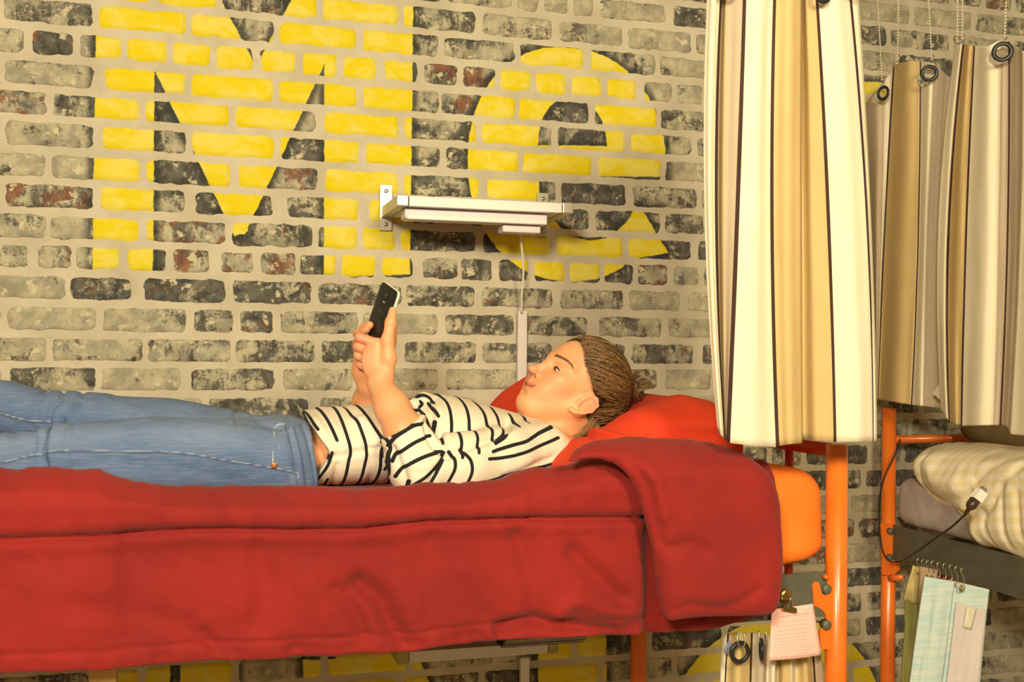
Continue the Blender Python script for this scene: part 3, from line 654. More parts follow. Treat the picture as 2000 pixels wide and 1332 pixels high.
for i, (a, b, t, bt, rt) in enumerate(mags):
    x0_, x1_ = P(a, t, 2.29)[0], P(b, t, 2.29)[0]; th = .0048
    o = empty('magazine', ((x0_+x1_)/2, 2.38-D0, zc)); tag(o, names[i], 'magazine', 'magazines on the lower shelf')
    MB().box((x0_+.002, 2.285-D0, zc+.0006), (x1_-.002, 2.49-D0, zc+th-.0006)).build('pages', paper, o)
    cvr = MB(); cvr.box((x0_, 2.283-D0, zc), (x1_, 2.492-D0, zc+.0006)); cvr.box((x0_, 2.283-D0, zc+th-.0006), (x1_, 2.492-D0, zc+th)); cvr.box((x0_, 2.283-D0, zc), (x0_+.0006, 2.492-D0, zc+th)); cvr.build('cover', cov[i % 3], o)
    zc += th+.0003
tag(MB().box((P(1016, 1300, D0-.015)[0], -.022, 0.02), (P(1033, 1300, D0-.015)[0], -.006, P(1024, 1284, D0-.015)[2]), bev=.002).build('cable_conduit', white), 'white square conduit running down the wall under the lower shelf', 'conduit')
lad = P(203, 1320, 1.78)
tag(MB().box((lad[0]-.020, 1.76-D0, 0), (lad[0]+.020, 1.79-D0, P(203, 1290, 1.78)[2]), bev=.003).build('ladder_upright', plain('tan_metal', (206, 168, 98), .35, .5, var=.25)), 'tan metal upright below the left part of the red duvet', 'upright')
# ================================================================== the person lying on the bunk
person = empty('person', tuple(P(830, 900, 2.05)))
tag(person, 'person lying on the upper bunk in blue jeans and striped top, holding up a phone', 'person')
g = G('skin'); n = g.noise(14, 5); g.col(g.mix(g.step(n, .3, .7), lin((226, 158, 118)), lin((234, 170, 128))))
g.b.inputs['Subsurface Weight'].default_value = .12; g.b.inputs['Subsurface Radius'].default_value = (.012, .005, .003); g.b.inputs['Subsurface Scale'].default_value = .5
flush = g.attr('flush'); g.col(g.mix(flush, g.mix(g.step(n, .3, .7), lin((228, 158, 112)), lin((236, 170, 122))), lin((196, 106, 96)))); g.bump(g.noise(420, 3), .12, .0004)
bc_ = g.b.inputs['Base Color'].links[0].from_socket; g.col(g.mix(g.attr('dark'), bc_, lin((108, 46, 36))))
skin = g.par(Roughness=.5)
# head frame: f = forward (nose), u = crown, l = her left (towards the camera)
O = P(1121, 768, 2.06); psi = math.radians(13)
f2 = _n((-.755, 0, .656)); U = _n((.656, 0, .755)); tow = np.array([0, -1., 0])
Ff = math.cos(psi)*f2+math.sin(psi)*tow; Lf = math.cos(psi)*tow-math.sin(psi)*f2; HA = np.array([Ff, U, Lf])
def H(f, u, l): return O+f*Ff+u*U+l*Lf
h = .0021
lo = P(600, 960, 2.3); hi = P(1290, 590, 1.8)
v = Vol((P(585, 900, 2.05)[0], 1.78-D0, 1.385), (H(-.12, .13, 0)[0]+.01, 2.42-D0, P(760, 590, 1.95)[2]), h)
# torso (mostly under the clothes)
tx = [560, 620, 700, 800, 860, 940, 1010, 1060, 1100]; tt = [826, 838, 812, 806, 800, 812, 830, 850, 872]
zb_ = 1.402
X_ = [P(a, b, 2.08)[0] for a, b in zip(tx, tt)]; Zt = np.array([P(a, b, 2.08)[2] for a, b in zip(tx, tt)]); bot = np.array([zb_+.012]*6+[zb_+.03, zb_+.05, zb_+.08])
v.loft(X_, [2.08-D0]*9, (Zt+bot)/2, [.145, .125, .12, .13, .14, .15, .15, .12, .07], (Zt-bot)/2, .02, 2.4)
# neck
v.chain([H(-.02, -.03, 0), H(-.012, -.075, .0), P(1082, 868, 2.07)], [.054, .050, .056], .02)
v.cap(P(1085, 880, 1.97), P(1085, 880, 2.2), .035, .035, .03)
# head
v.ell(H(-.006, .034, 0), HA, (.088, .076, .072), .02)           # cranium
v.ell(H(.020, .040, 0), HA, (.066, .054, .064), .02)            # forehead
v.ell(H(.042, -.018, 0), HA, (.052, .070, .056), .02)           # face
v.ell(H(.044, -.050, 0), HA, (.043, .044, .041), .018)           # lower face
for s in (1, -1):
    v.cap(H(.004, -.030, .053*s), H(.060, -.084, .018*s), .018, .014, .02)
    v.cap(H(.0, -.062, .02*s), H(.055, -.084, 0), .024, .014, .02)
v.ell(H(.072, -.082, 0), HA, (.0185, .0165, .021), .014)        # chin
for s in (1, -1):
    v.ell(H(.056, -.012, .034*s), HA, (.028, .022, .022), .016)  # cheek
    v.ell(H(.066, -.040, .024*s), HA, (.022, .022, .020), .014)
    v.ell(H(.086, .008, .032*s), HA, (.015, .011, .018), .012, 's') # socket
    v.cap(H(.0850, .0215, .010*s), H(.064, .027, .048*s), .0090, .007, .012) # brow ridge
    v.ell(H(.0685, .0055, .031*s), HA, (.0155, .0115, .0165), .004)  # lids over the eyeball
v.cap(H(.0835, .020, 0), H(.0915, -.004, 0), .0095, .0070, .012)  # nose bridge
v.cap(H(.0915, -.004, 0), H(.1045, -.0245, 0), .0072, .0080, .006)
v.ell(H(.1060, -.0258, 0), HA, (.0090, .0075, .0080), .005)     # tip
for s in (1, -1):
    v.ell(H(.0935, -.0285, .0120*s), HA, (.0095, .0070, .0055), .003)
    v.ell(H(.0985, -.0350, .0075*s), HA, (.0070, .0040, .0038), .0012, 's')
v.cap(H(.086, -.034, 0), H(.0905, -.046, 0), .009, .006, .010)
v.ell(H(.0710, -.0555, 0), HA, (.0205, .022, .027), .014)
for s in (1, -1):
    v.cap(H(.0895, -.0510, .0), H(.0822, -.0500, .0205*s), .0042, .0024, .005)
    v.cap(H(.0880, -.0608, .0), H(.0815, -.0545, .0195*s), .0048, .0026, .005)
    v.cap(H(.0965, -.0560, 0), H(.0925, -.0548, .0120*s), .0018, .0018, .0016, 's'); v.cap(H(.0925, -.0548, .0120*s), H(.0845, -.0508, .0250*s), .0018, .0014, .0016, 's')
v.ell(H(.0925, -.0705, 0), HA, (.006, .0035, .012), .006, 's')
# ears
for s in (1, -1):
    e0 = H(.006, -.018, .0655*s); ea = np.array([Ff*.93+U*.28-Lf*.25*s, U*.94-Ff*.30, Lf*s*.96+Ff*.28*s*s]); ea = np.array([_n(a) for a in ea])
    def E(a, b, c): return e0+a*ea[0]+b*ea[1]+c*ea[2]
    v.ell(E(-.004, .000, .002), ea, (.017, .027, .007), .005)
    v.ell(E(-.003, .004, .0095), ea, (.0105, .0175, .006), .003, 's')
    rim = [E(.010, .010, .004), E(.006, .024, .006), E(-.006, .029, .009), E(-.017, .022, .011), E(-.020, .006, .011), E(-.014, -.010, .009), E(-.004, -.022, .006), E(.006, -.027, .003)]
    v.chain(rim, [.0030, .0034, .0036, .0036, .0034, .0034, .0045, .0050], .003)
    v.chain([E(-.004, .018, .005), E(-.010, .008, .007), E(-.006, -.008, .006)], [.0026, .0028, .0026], .003)
    v.ell(E(.007, -.006, .006), ea, (.004, .006, .004), .003)
# near arm (under the sleeve, then bare forearm) and hand
EL = P(815, 912, 1.87); WR = P(742, 752, 1.965)
v.chain([P(1045, 884, 1.96), P(930, 900, 1.90), EL], [.040, .034, .031], .02)
v.chain([EL, P(788, 840, 1.90), P(765, 795, 1.93), WR], [.032, .0335, .0300, .0222], .015)
v.ell((WR+P(746, 742, 1.97))/2, np.eye(3), (.0225, .020, .018), .012)
# back of the hand
K = [P(738, 672, 1.975), P(728, 690, 1.985), P(722, 706, 1.995), P(722, 721, 2.005)]
for kp in K: v.cap(P(745, 738, 1.968), kp, .0150, .0110, .012)
v.ell(P(737, 706, 1.978), [_n((1, 0, .15)), np.array([0, 1, 0]), _n((-.15, 0, 1))], (.030, .014, .036), .010)
v.chain([P(752, 735, 1.968), P(759, 700, 1.962), P(757, 664, 1.962), P(763, 630, 1.966), P(767, 606, 1.972)], [.0150, .0140, .0112, .0098, .0072], .007)  # thumb, up along the phone edge
v.chain([K[0], P(702, 659, 1.985), P(698, 652, 2.008), P(716, 645, 2.024)], [.0098, .0088, .0078, .0066], .004)
v.chain([K[1], P(699, 677, 1.992), P(696, 671, 2.018), P(716, 664, 2.032)], [.0098, .0086, .0078, .0068], .003)
v.chain([K[2], P(699, 694, 2.000), P(699, 688, 2.028), P(718, 680, 2.038)], [.0094, .0082, .0074, .0066], .003)
v.chain([K[3], P(703, 712, 2.012), P(704, 706, 2.034), P(720, 700, 2.040)], [.0084, .0074, .0066, .0058], .003)
# far arm and hand
WR2 = P(721, 752, 2.060)
v.chain([P(1010, 850, 2.27), P(900, 880, 2.33), P(760, 868, 2.26)], [.044, .042, .036], .02)
v.chain([P(760, 868, 2.26), P(735, 815, 2.17), P(722, 783, 2.10), WR2], [.036, .035, .031, .0215], .015)
v.ell(P(712, 722, 2.055), [_n((1, 0, .1)), np.array([0, 1, 0]), _n((-.1, 0, 1))], (.0225, .013, .034), .010)
v.chain([WR2, P(709, 725, 2.05), P(707, 698, 2.045)], [.020, .018, .014], .010)
v.chain([P(706, 690, 2.045), P(705, 660, 2.048), P(711, 640, 2.040), P(722, 635, 2.020)], [.0105, .0090, .0083, .0078], .005)
v.chain([P(708, 700, 2.055), P(700, 690, 2.062), P(696, 672, 2.065), P(705, 655, 2.060)], [.0105, .0090, .0083, .007], .003)
v.chain([P(725, 735, 2.045), P(752, 700, 2.050), P(764, 668, 2.045), P(768, 640, 2.038)], [.014, .0125, .0100, .0082], .006)
V, Fq = v.mesh(); del v
V = relax(V, Fq, 1, .5); N = normals(V, Fq)
body = put('body', V, Fq, skin, person)
q = (V-O)@HA.T; fl = np.zeros(len(V))
lip = np.exp(-((q[:, 1]+.0560-.20*np.abs(q[:, 2]))/.0072)**4)*np.exp(-(q[:, 2]/.020)**4)*(q[:, 0] > .074)
fl = np.maximum(fl, lip*.75)
for s in (1, -1): fl = np.maximum(fl, .22*np.exp(-(((q[:, 0]-.06)/.03)**2+((q[:, 1]+.02)/.018)**2+((q[:, 2]-.04*s)/.02)**2)))
fl = np.maximum(fl, .30*np.exp(-((q[:, 0]-.105)/.012)**2-((q[:, 1]+.028)/.012)**2))
fl = np.maximum(fl, .35*(np.abs(q[:, 2]) > .062)*np.exp(-((q[:, 1])/.03)**2)*np.exp(-((q[:, 0]+.015)/.025)**2))
hd = np.exp(-(((V[:, 0]-P(700, 665, 2)[0])/.022)**2+((V[:, 2]-P(700, 665, 2)[2])/.03)**2)); fl = np.maximum(fl, .45*hd)
for a, b in ((1065, 750), (1075, 761), (1068, 764), (1083, 769)):
    sp = P(a, b, 2.0); fl = np.maximum(fl, .28*np.exp(-(((V[:, 0]-sp[0])**2+(V[:, 2]-sp[2])**2)/.0016**2))*(V[:, 1] < O[1]))
a_ = body.data.attributes.new('flush', 'FLOAT', 'POINT'); a_.data.foreach_set('value', fl.astype(np.float32))
dk2 = np.zeros(len(V)); yl = -.0560+.0012*(np.abs(q[:, 2])/.012)+.0038*np.clip((np.abs(q[:, 2])-.012)/.013, 0, 1)  # recess shade painted into the skin colour at mouth line and nostrils
dk2 = np.maximum(dk2, .75*np.exp(-((q[:, 1]-yl)/.0014)**2)*(np.abs(q[:, 2]) < .0245)*(q[:, 0] > .076))
for s in (1, -1): dk2 = np.maximum(dk2, .9*np.exp(-(((q[:, 0]-.0985)/.0050)**2+((q[:, 1]+.0350)/.0030)**2+((q[:, 2]-.0078*s)/.0036)**2)))
a_ = body.data.attributes.new('dark', 'FLOAT', 'POINT'); a_.data.foreach_set('value', dk2.astype(np.float32))
# eyes: gaze up-left towards the phone, lids lowered
g = G('eye_white'); eyew = g; g.col(lin((206, 186, 166))); eyew = g.par(Roughness=.2)
iris = plain('iris', (52, 38, 30), .15, var=.3); lash = plain('lashes', (44, 28, 20), .7)
browm = plain('eyebrow_hair', (122, 82, 50), .8)
for s in (1, -1):
    c = H(.0695, .0040, .031*s)
    gz = _n(Ff*1.0-U*.30+Lf*.05)
    prof = [(max(.0118*math.sin(t), 1e-5), -.0118*math.cos(t)) for t in np.linspace(0, math.pi, 15)]
    # opening between the lids: a lens-shaped slit of eyeball in front of the lid surface
    mb = MB(); n = 13; Vv = []
    for i in range(n):
        t = -1+2*i/(n-1); ll = .0120*t
        for k in range(5):
            w = k/4; hgt = (1-t*t)
            uu = -.0045+(-.0030*hgt)*(1-w)+(.0022*hgt)*w
            ff = math.sqrt(max(.0166**2*(1-(ll/.0181)**2-((uu)/.0134)**2), 0))
            Vv.append(c+Ff*ff+U*(uu+.0015)+Lf*ll)
    mb.add(Vv, [(i*5+k, (i+1)*5+k, (i+1)*5+k+1, i*5+k+1) for i in range(n-1) for k in range(4)])
    eye = mb.build('eye', eyew, person, True)
    ir = []; m_ = 12; cc = c+Lf*(.0005)+U*(-.0040); 
    for i in range(m_):
        t = 2*math.pi*i/m_; ll = .0042*math.cos(t); uu = np.clip(.0042*math.sin(t), -.0030, .0018); rad = math.sqrt(max(.0171**2*(1-(ll/.0181)**2-((uu-.0045)/.0134)**2), 0)); ir.append(c+Ff*rad+U*(uu-.0045+.0015)+Lf*(ll-.001))
    MB().add(ir, [tuple(range(m_))]).build('iris', iris, eye)
    up_ = []; 
    for i in range(11):
        t = -1+.2*i; ll = .0132*t; uu = -.0045+.0025*(1-t*t)+.0010; ff = math.sqrt(max(.0172**2*(1-(ll/.0185)**2-(uu/.0138)**2), 0)); up_.append(c+Ff*ff+U*(uu+.0015)+Lf*ll)
    MB().tube(up_, [.0006, .0009, .0012, .0013, .0014, .0015, .0015, .0015, .0014, .0011, .0005], 6).build('eyelashes', lash, person, True)
# snap eyebrows onto the skin
from mathutils.bvhtree import BVHTree
bvh = BVHTree.FromPolygons([tuple(p) for p in V], [tuple(int(i) for i in f) for f in Fq])
def snap(p, d, out=.0006):
    r_ = bvh.ray_cast(Vector(p+d*.06), Vector(-d)); return np.array(r_[0])+d*out if r_[0] is not None else p
for s in (1, -1):
    br = MB(); 
    for i in range(150):
        t = random.random(); w = random.uniform(-1, 1)*(.0034*(1-.6*t)); p = H(.06, .0235+.006*math.sin(t*2.4)-.004*t+w, (.012+.036*t)*s)
        a0 = snap(p, _n(Ff+Lf*s*.5*t)); a1 = snap(p+Lf*s*.0055+U*(.0022*(1-1.6*t)), _n(Ff+Lf*s*.5*t), .0012); br.tube([a0, (a0+a1)/2+Ff*.0004, a1], [.00034, .00038, .00016], 4)
    br.build('eyebrow', browm, person)
# fingernail of the thumb
# ---- hair: scalp cap, combed strands towards a loose knot, stray ends
hv = Vol(tuple(np.minimum(H(-.15, -.12, -.1), H(.1, .17, .1))-.04), tuple(np.maximum(H(-.15, -.12, -.1), H(.1, .17, .1))+.04), .003)
kn = H(-.082, .072, .020)
def hfn(X, Y, Z):
    dx, dy, dz = X-O[0], Y-O[1], Z-O[2]
    f, u, l = [dx*a[0]+dy*a[1]+dz*a[2] for a in HA]
    c = [(f+.005)/.0945, (u-.036)/.0835, l/.0785]; k0 = np.sqrt(c[0]**2+c[1]**2+c[2]**2); d = (k0-1)*.085
    al = np.abs(l)
    # hairline: forehead edge, temple, in front of ear, behind the ear, nape
    line = np.interp(u.ravel(), [.012, .020, .043, .072, .12], [.006, .016, .050, .070, .080]).reshape(u.shape)
    fr = f-np.where(u > .012, line, -.010-.25*(.012-u))
    nape = -(u+.085+.2*(f+.05))
    return np.maximum(np.maximum(d, fr*.8), nape*.8)
hv.op(hv.lo, hv.lo+hv.h*hv.n, hfn, .001)
V2, F2 = hv.mesh(); V2 = relax(V2, F2, 3); N2 = normals(V2, F2)
g = G('brown_hair'); pn = g.noise(1, 6, .7, g.coord((260, 40, 260))); sh = g.attr('shade')
g.col(g.mix(g.step(g.math('ADD', g.math('MULTIPLY', pn, .6), g.math('MULTIPLY', sh, .5)), .35, .75), lin((50, 33, 18)), lin((150, 112, 66)))); g.bump(pn, .6, .001); g.par(Roughness=.42)
hairm = g.m
hair = put('hair', V2, F2, hairm, person)
st = MB(); shades = []
eax = (.0975, .0865, .0815); ec = np.array([-.005, .036, 0.])
def onell(p, out=0.):
    q_ = (p-ec)/np.array(eax); q_ = q_/np.linalg.norm(q_); return ec+q_*(np.array(eax)+out)
knl = (kn-O)@HA.T
def strand(root, end, out, r, jit=0.):
    a = (root-ec)/np.array(eax); a /= np.linalg.norm(a); b = (end-ec)/np.array(eax); b /= np.linalg.norm(b)
    w_ = math.acos(np.clip(a@b, -1, 1)); pts = []; nn_ = 10; ph = random.random()*6
    for i in range(nn_):
        t = i/(nn_-1); q_ = (math.sin((1-t)*w_)*a+math.sin(t*w_)*b)/max(math.sin(w_), 1e-3)
        q_ = q_+np.array([0, 0, 1])*jit*math.sin(t*3.1)*math.sin(ph+3*t)*.06; q_ /= np.linalg.norm(q_)
        l_ = ec+q_*(np.array(eax)+out*math.sin(math.pi*min(1, t*1.0+.03))**.5+.0008); pts.append(H(*l_))
    k0 = len(st.v); st.tube(pts, [r*.5]+[r]*(nn_-2)+[r*.6], 4, 0, False); shades.extend([random.random()]*(len(st.v)-k0))
for i in range(2300):
    s = 1 if random.random() < .72 else -1; t = random.random()
    if t < .62:                                     # from the hairline over forehead and temple
        u = .014+.074*random.random()**.8; f = float(np.interp(u, [.012, .020, .043, .072, .12], [.010, .022, .056, .072, .074]))+.004-abs(random.gauss(0, .016)); f = min(f, .062) if s < 0 else f; root = np.array([f, u, 0]); k_ = 1-((f+.005)/.0975)**2-((u-.036)/.0865)**2; root[2] = s*.0815*math.sqrt(max(k_, 0)); root = onell(root)
    elif t < .85:
        root = onell(np.array([random.uniform(-.06, -.015), random.uniform(-.075, .02), .07*s]))
    else:
        root = onell(np.array([random.uniform(-.1, -.06), random.uniform(-.07, .0), random.uniform(-.06, .06)]))
    e = knl+np.array([random.gauss(0, .012), random.gauss(0, .012), random.gauss(0, .014)])
    strand(root, e, random.uniform(0, .0060), random.uniform(.00035, .0009), random.uniform(0, 2.6))
so = st.build('hair_strands', hairm, hair, True); so.name = 'strands'
a_ = so.data.attributes.new('shade', 'FLOAT', 'POINT'); a_.data.foreach_set('value', np.array(shades, np.float32))
kb = MB(); shades = []
for i in range(420):                                # knot and loose ends
    ph = random.random()*2*math.pi; rr = random.uniform(.006, .024); tl = random.uniform(-.010, .016); sw_ = random.uniform(1.5, 4.5); pts = []
    tail = random.random() < .38; ax_ = _n(-.45*Ff+.9*U)
    b1 = _n(np.cross(ax_, Lf)); b2 = np.cross(ax_, b1)
    for k in range(12):
        t = k/11; a = ph+sw_*t
        p = kn+ax_*(tl+.012*t)+(math.cos(a)*b1+math.sin(a)*b2)*rr*(.75+.4*t)
        if tail: p = kn+ax_*(-.006+.050*t*random.uniform(.9, 1))+(math.cos(ph)*b1*.8+math.sin(ph)*b2)*(.010+.020*t)+np.array([.02, 0, .01-.02*t])*t*math.sin(ph*2)
        pts.append(p)
    if tail: pts = [tuple(x) for x in curve(pts[::4]+[pts[-1]], 3)]
    k0 = len(kb.v); kb.tube(pts, random.uniform(.0005, .0012), 4, 0, False); shades.extend([random.random()]*(len(kb.v)-k0))
ko = kb.build('hair_knot', hairm, hair, True)
a_ = ko.data.attributes.new('shade', 'FLOAT', 'POINT'); a_.data.foreach_set('value', np.array(shades, np.float32))
ns = MB(); nsh = []
for i in range(170):                                # short hairs down the nape
    w_ = random.random(); a = H(-.030-.045*w_, -.020-.02*random.random(), .066-.012*w_); b = P(1100+45*w_*random.uniform(.6, 1), 862-20*w_+random.uniform(-4, 4), 2.0+.03*w_)
    mdp = (a+b)/2+np.array([.010, -.004, -.004]); k0 = len(ns.v); ns.tube(curve([a, mdp, b], 4), random.uniform(.0003, .0007), 4, 0, False); nsh.extend([random.uniform(.4, 1)]*(len(ns.v)-k0))
no = ns.build('nape_hair', hairm, hair, True); a_ = no.data.attributes.new('shade', 'FLOAT', 'POINT'); a_.data.foreach_set('value', np.array(nsh, np.float32))

# ---- jeans
def poly_attr(o, V, name, items, width):
    d = np.full(len(V), 1.)
    for pl, D in items:
        d = np.minimum(d, pdist(V[:, 0], V[:, 2], curve(XZ(pl, D), 5)))
    a_ = o.data.attributes.new(name, 'FLOAT', 'POINT'); a_.data.foreach_set('value', np.clip(d/width, 0, 10).astype(np.float32))
jh = .0036
jx0 = P(-395, 860, 2.0)[0]
v = Vol((jx0-.02, 1.80-D0, 1.37), (P(628, 850, 1.95)[0], 2.36-D0, 1.72), jh)
sx_n = [-380, -200, -50, 60, 110, 180, 300, 400, 500, 560, 606]; st_n = [872, 862, 850, 838, 828, 823, 815, 814, 817, 818, 826]
def leg(px_, top_, D_, rz_, ry_, k=.012, p=2.2):
    Xs = [P(a, b, d)[0] for a, b, d in zip(px_, top_, D_)]; zt_ = np.array([P(a, b, d)[2] for a, b, d in zip(px_, top_, D_)])
    v.loft(Xs, [d-D0 for d in D_], zt_-np.array(rz_), ry_, rz_, k, p)
leg(sx_n, st_n, [1.97, 1.965, 1.96, 1.955, 1.95, 1.955, 1.965, 1.985, 2.0, 2.01, 2.02], [.038, .050, .054, .055, .058, .063, .070, .073, .075, .076, .072], [.040, .052, .056, .058, .062, .070, .082, .094, .105, .112, .110])
leg([-350, -200, -60, 20, 80, 150, 250, 350, 430, 500, 560], [818, 770, 742, 744, 760, 764, 772, 780, 795, 808, 822], [2.18, 2.19, 2.19, 2.19, 2.19, 2.19, 2.19, 2.19, 2.18, 2.16, 2.14], [.038, .050, .056, .056, .060, .065, .072, .076, .078, .078, .076], [.040, .052, .058, .060, .064, .072, .084, .094, .10, .10, .10])
leg([430, 500, 530, 548, 565, 585, 606], [832, 818, 817, 807, 811, 820, 829], [2.09]*7, [.075, .078, .079, .082, .080, .075, .070], [.15, .175, .178, .180, .180, .175, .165], .02, 2.4)
# cut at the waist and hollow behind it
wz = [P(545, 808, 1.98), P(600, 832, 1.95), P(612, 880, 1.93), P(622, 958, 1.93)]
def wcut(X, Y, Z):
    zz = np.array([q[2] for q in wz][::-1]); xx = np.array([P(604, 830, 1.95)[0], P(607, 832, 1.95)[0], P(613, 880, 1.93)[0], P(622, 958, 1.93)[0]])[::-1]
    return X-np.interp(Z.ravel(), zz, xx)[None, None, :]
v.op((-9, -9, -9), (9, 9, 9), wcut, .002, 'i')
V, Fq = v.mesh(); V = relax(V, Fq, 2); N = normals(V, Fq)
J = 1.92
front = np.clip(-N[:, 1]*2+.5, 0, 1)
gr = [(XZ([(96,832),(92,860),(90,882),(98,900),(106,926)], J), -.006, .005), (XZ([(104,830),(101,880),(108,926)], J), .004, .005), (XZ([(138,826),(134,870),(137,925)], J), -.004, .004),
      (XZ([(60,838),(70,870),(52,895)], J), -.004, .006), (XZ([(20,846),(40,880)], J), -.004, .008), (XZ([(480,826),(530,836),(560,846)], J), -.003, .008), (XZ([(120,925),(160,905),(210,895)], J), -.003, .010),
      (XZ([(300,835),(400,842),(480,860)], J), .003, .018), (XZ([(200,855),(330,850),(450,870)], J), -.0025, .012), (XZ([(250,900),(380,915),(470,935)], J), -.0025, .012),
      (XZ([(560,834),(566,870),(573,920)], J), -.0035, .004), (XZ([(592,834),(603,880),(612,950)], J), -.003, .004), (XZ([(575,836),(583,880),(590,950)], J), .002, .005)]
V = groove(V, N, gr)
gr2 = [(XZ([(118,764),(116,780),(100,800),(98,818)], 2.14), -.006, .005), (XZ([(158,764),(152,780),(148,795)], 2.14), -.005, .005), (XZ([(85,765),(70,790),(80,815)], 2.14), -.004, .007), (XZ([(463,802),(458,815)], 2.1), -.005, .005), (XZ([(500,818),(540,826),(560,812)], 2.05), -.005, .006), (XZ([(225,775),(330,795),(430,805)], 2.14), -.003, .01)]
V = groove(V, N, gr2)
V += N*(fbm(V[:, 0]+V[:, 1], V[:, 2]+V[:, 1], 30, 61)*.0028*front)[:, None]
g = G('denim')
wv = g.noise(1, 3, .6, g.coord((30, 60, 420))); bl = g.noise(9, 5, .6)
upward_pale = g.attr('upward_pale')
base = g.mix(g.step(bl, .3, .7), lin((74, 98, 138)), lin((92, 114, 150))); base = g.mix(g.math('MULTIPLY', upward_pale, .75), base, lin((128, 146, 178)))
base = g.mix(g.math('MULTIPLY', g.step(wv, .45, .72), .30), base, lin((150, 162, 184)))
seam = g.attr('seam'); base = g.mix(g.math('MULTIPLY', g.math('SUBTRACT', 1., g.step(seam, .7, 1.2)), .65), base, lin((196, 196, 200)))
s2 = g.attr('seam_crease_dark'); base = g.mix(g.math('MULTIPLY', g.math('SUBTRACT', 1., g.step(s2, .6, 1.3)), .6), base, lin((58, 72, 104)))
g.col(base); g.bump(g.math('ADD', wv, g.noise(700, 2)), .35, .0007); denim = g.par(Roughness=.85)
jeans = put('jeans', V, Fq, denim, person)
fd = np.clip((N[:, 2]-.1)/.7, 0, 1)*np.clip((fbm(V[:, 0], V[:, 1], 8, 71)+.5)*1.3, 0, 1); a_ = jeans.data.attributes.new('upward_pale', 'FLOAT', 'POINT'); a_.data.foreach_set('value', fd.astype(np.float32))  # paler tone on upward-facing denim, broken up by noise
SE = [([(-60,915),(0,903),(60,888),(90,884),(100,878),(200,877),(330,879),(400,888),(440,896),(535,911),(582,921)], J), ([(530,910),(534,860),(537,842),(546,832),(560,831)], J), ([(540,908),(543,868)], J), ([(568,922),(574,958)], J), ([(580,921),(584,958)], J), ([(0,808),(50,821),(100,824)], 2.12)]
poly_attr(jeans, V, 'seam', SE, .0012)
SD = [([(-60,917),(0,905),(60,890),(90,886),(100,880),(200,879),(330,881),(400,890),(440,898),(535,913),(582,923)], J), ([(560,834),(568,880),(575,925)], J), ([(592,834),(604,890),(614,955)], J), ([(575,835),(586,890),(596,955)], J), ([(0,811),(50,824),(100,827)], 2.12), ([(96,832),(92,860),(90,882),(98,900),(106,926)], J)]  # dark seam lines, plus crease shade painted in at the knee
poly_attr(jeans, V, 'seam_crease_dark', SD, .0022)
jb = BVHTree.FromPolygons([tuple(p) for p in V], [tuple(int(i) for i in f) for f in Fq])
def jsnap(px_, py_, out=0.):
    c_ = CAM; d_ = _n(ray(px_, py_)); r_ = jb.ray_cast(Vector(c_), Vector(d_)); return np.array(r_[0]), np.array(r_[1])
p_, n_ = jsnap(536, 909)
rv = MB(); rv.lathe(p_, n_, [(.0056, -.002), (.0056, .0016), (.0044, .0022), (.0020, .0012), (.0006, .0018)], 16); rv.build('rivet', plain('copper', (206, 140, 84), .3, 1.), jeans, True)
loop = MB(); lp = [jsnap(a, b)[0]+np.array([0, -.0022, 0]) for a, b in ((568, 926), (571, 936), (573, 946), (575, 955))]
for q in lp: pass
loop.add([q+np.array([s_*.0055, dy, 0]) for q in lp for s_, dy in ((-1, 0), (1, 0), (1, .003), (-1, .003))], [(i*4+k, i*4+(k+1) % 4, i*4+4+(k+1) % 4, i*4+4+k) for i in range(3) for k in range(4)]+[(3, 2, 1, 0), (12, 13, 14, 15)])
for nm_, vl in (('upward_pale', .2), ('seam', 3.), ('seam_crease_dark', 3.)): pass
lo_ = loop.build('belt_loop', denim, jeans)
for nm_, vl in (('upward_pale', .3), ('seam', 3.), ('seam_crease_dark', 3.)):
    a_ = lo_.data.attributes.new(nm_, 'FLOAT', 'POINT'); a_.data.foreach_set('value', np.full(16, vl, np.float32))
sock = plain('sock', (60, 60, 66), .9)
for (a, b, D) in ((-385, 915, 1.97), (-355, 856, 2.18)):
    ank = P(a, b, D); vv = Vol(ank-np.array([.16, .06, .07]), ank+np.array([.05, .06, .17]), .006)
    ankc = ank.copy(); vv.chain([ankc+np.array([.03, 0, 0]), ankc+np.array([-.06, 0, .005]), ankc+np.array([-.095, 0, .07]), ankc+np.array([-.10, 0, .13])], [.036, .036, .034, .026], .03)
    V3, F3 = vv.mesh(); put('sock', V3, F3, sock, person)

# ---- striped top
sh_ = .0027
v = Vol((P(590, 850, 2.05)[0], 1.76-D0, 1.375), (P(1125, 850, 1.9)[0], 2.44-D0, P(850, 745, 2.05)[2]), sh_)
tx = [585, 612, 650, 700, 760, 800, 840, 880, 940, 1000, 1050, 1082, 1104]; tt = [800, 801, 795, 790, 786, 782, 770, 773, 788, 805, 822, 846, 874]
X_ = [P(a, b, 2.08)[0] for a, b in zip(tx, tt)]; Zt = np.array([P(a, b, 2.08)[2] for a, b in zip(tx, tt)])
bz = np.array([1.388]*9+[1.395, 1.415, 1.43, 1.45])
SHn = P(1058, 880, 1.955)
v.chain([SHn, P(985, 893, 1.915), P(900, 905, 1.885), P(818, 915, 1.865)], [.050, .054, .053, .051], .022)
CU = P(783, 822, 1.905)
v.chain([P(818, 915, 1.865), P(800, 872, 1.88), CU, P(775, 800, 1.915)], [.050, .0465, .0425, .041], .012)
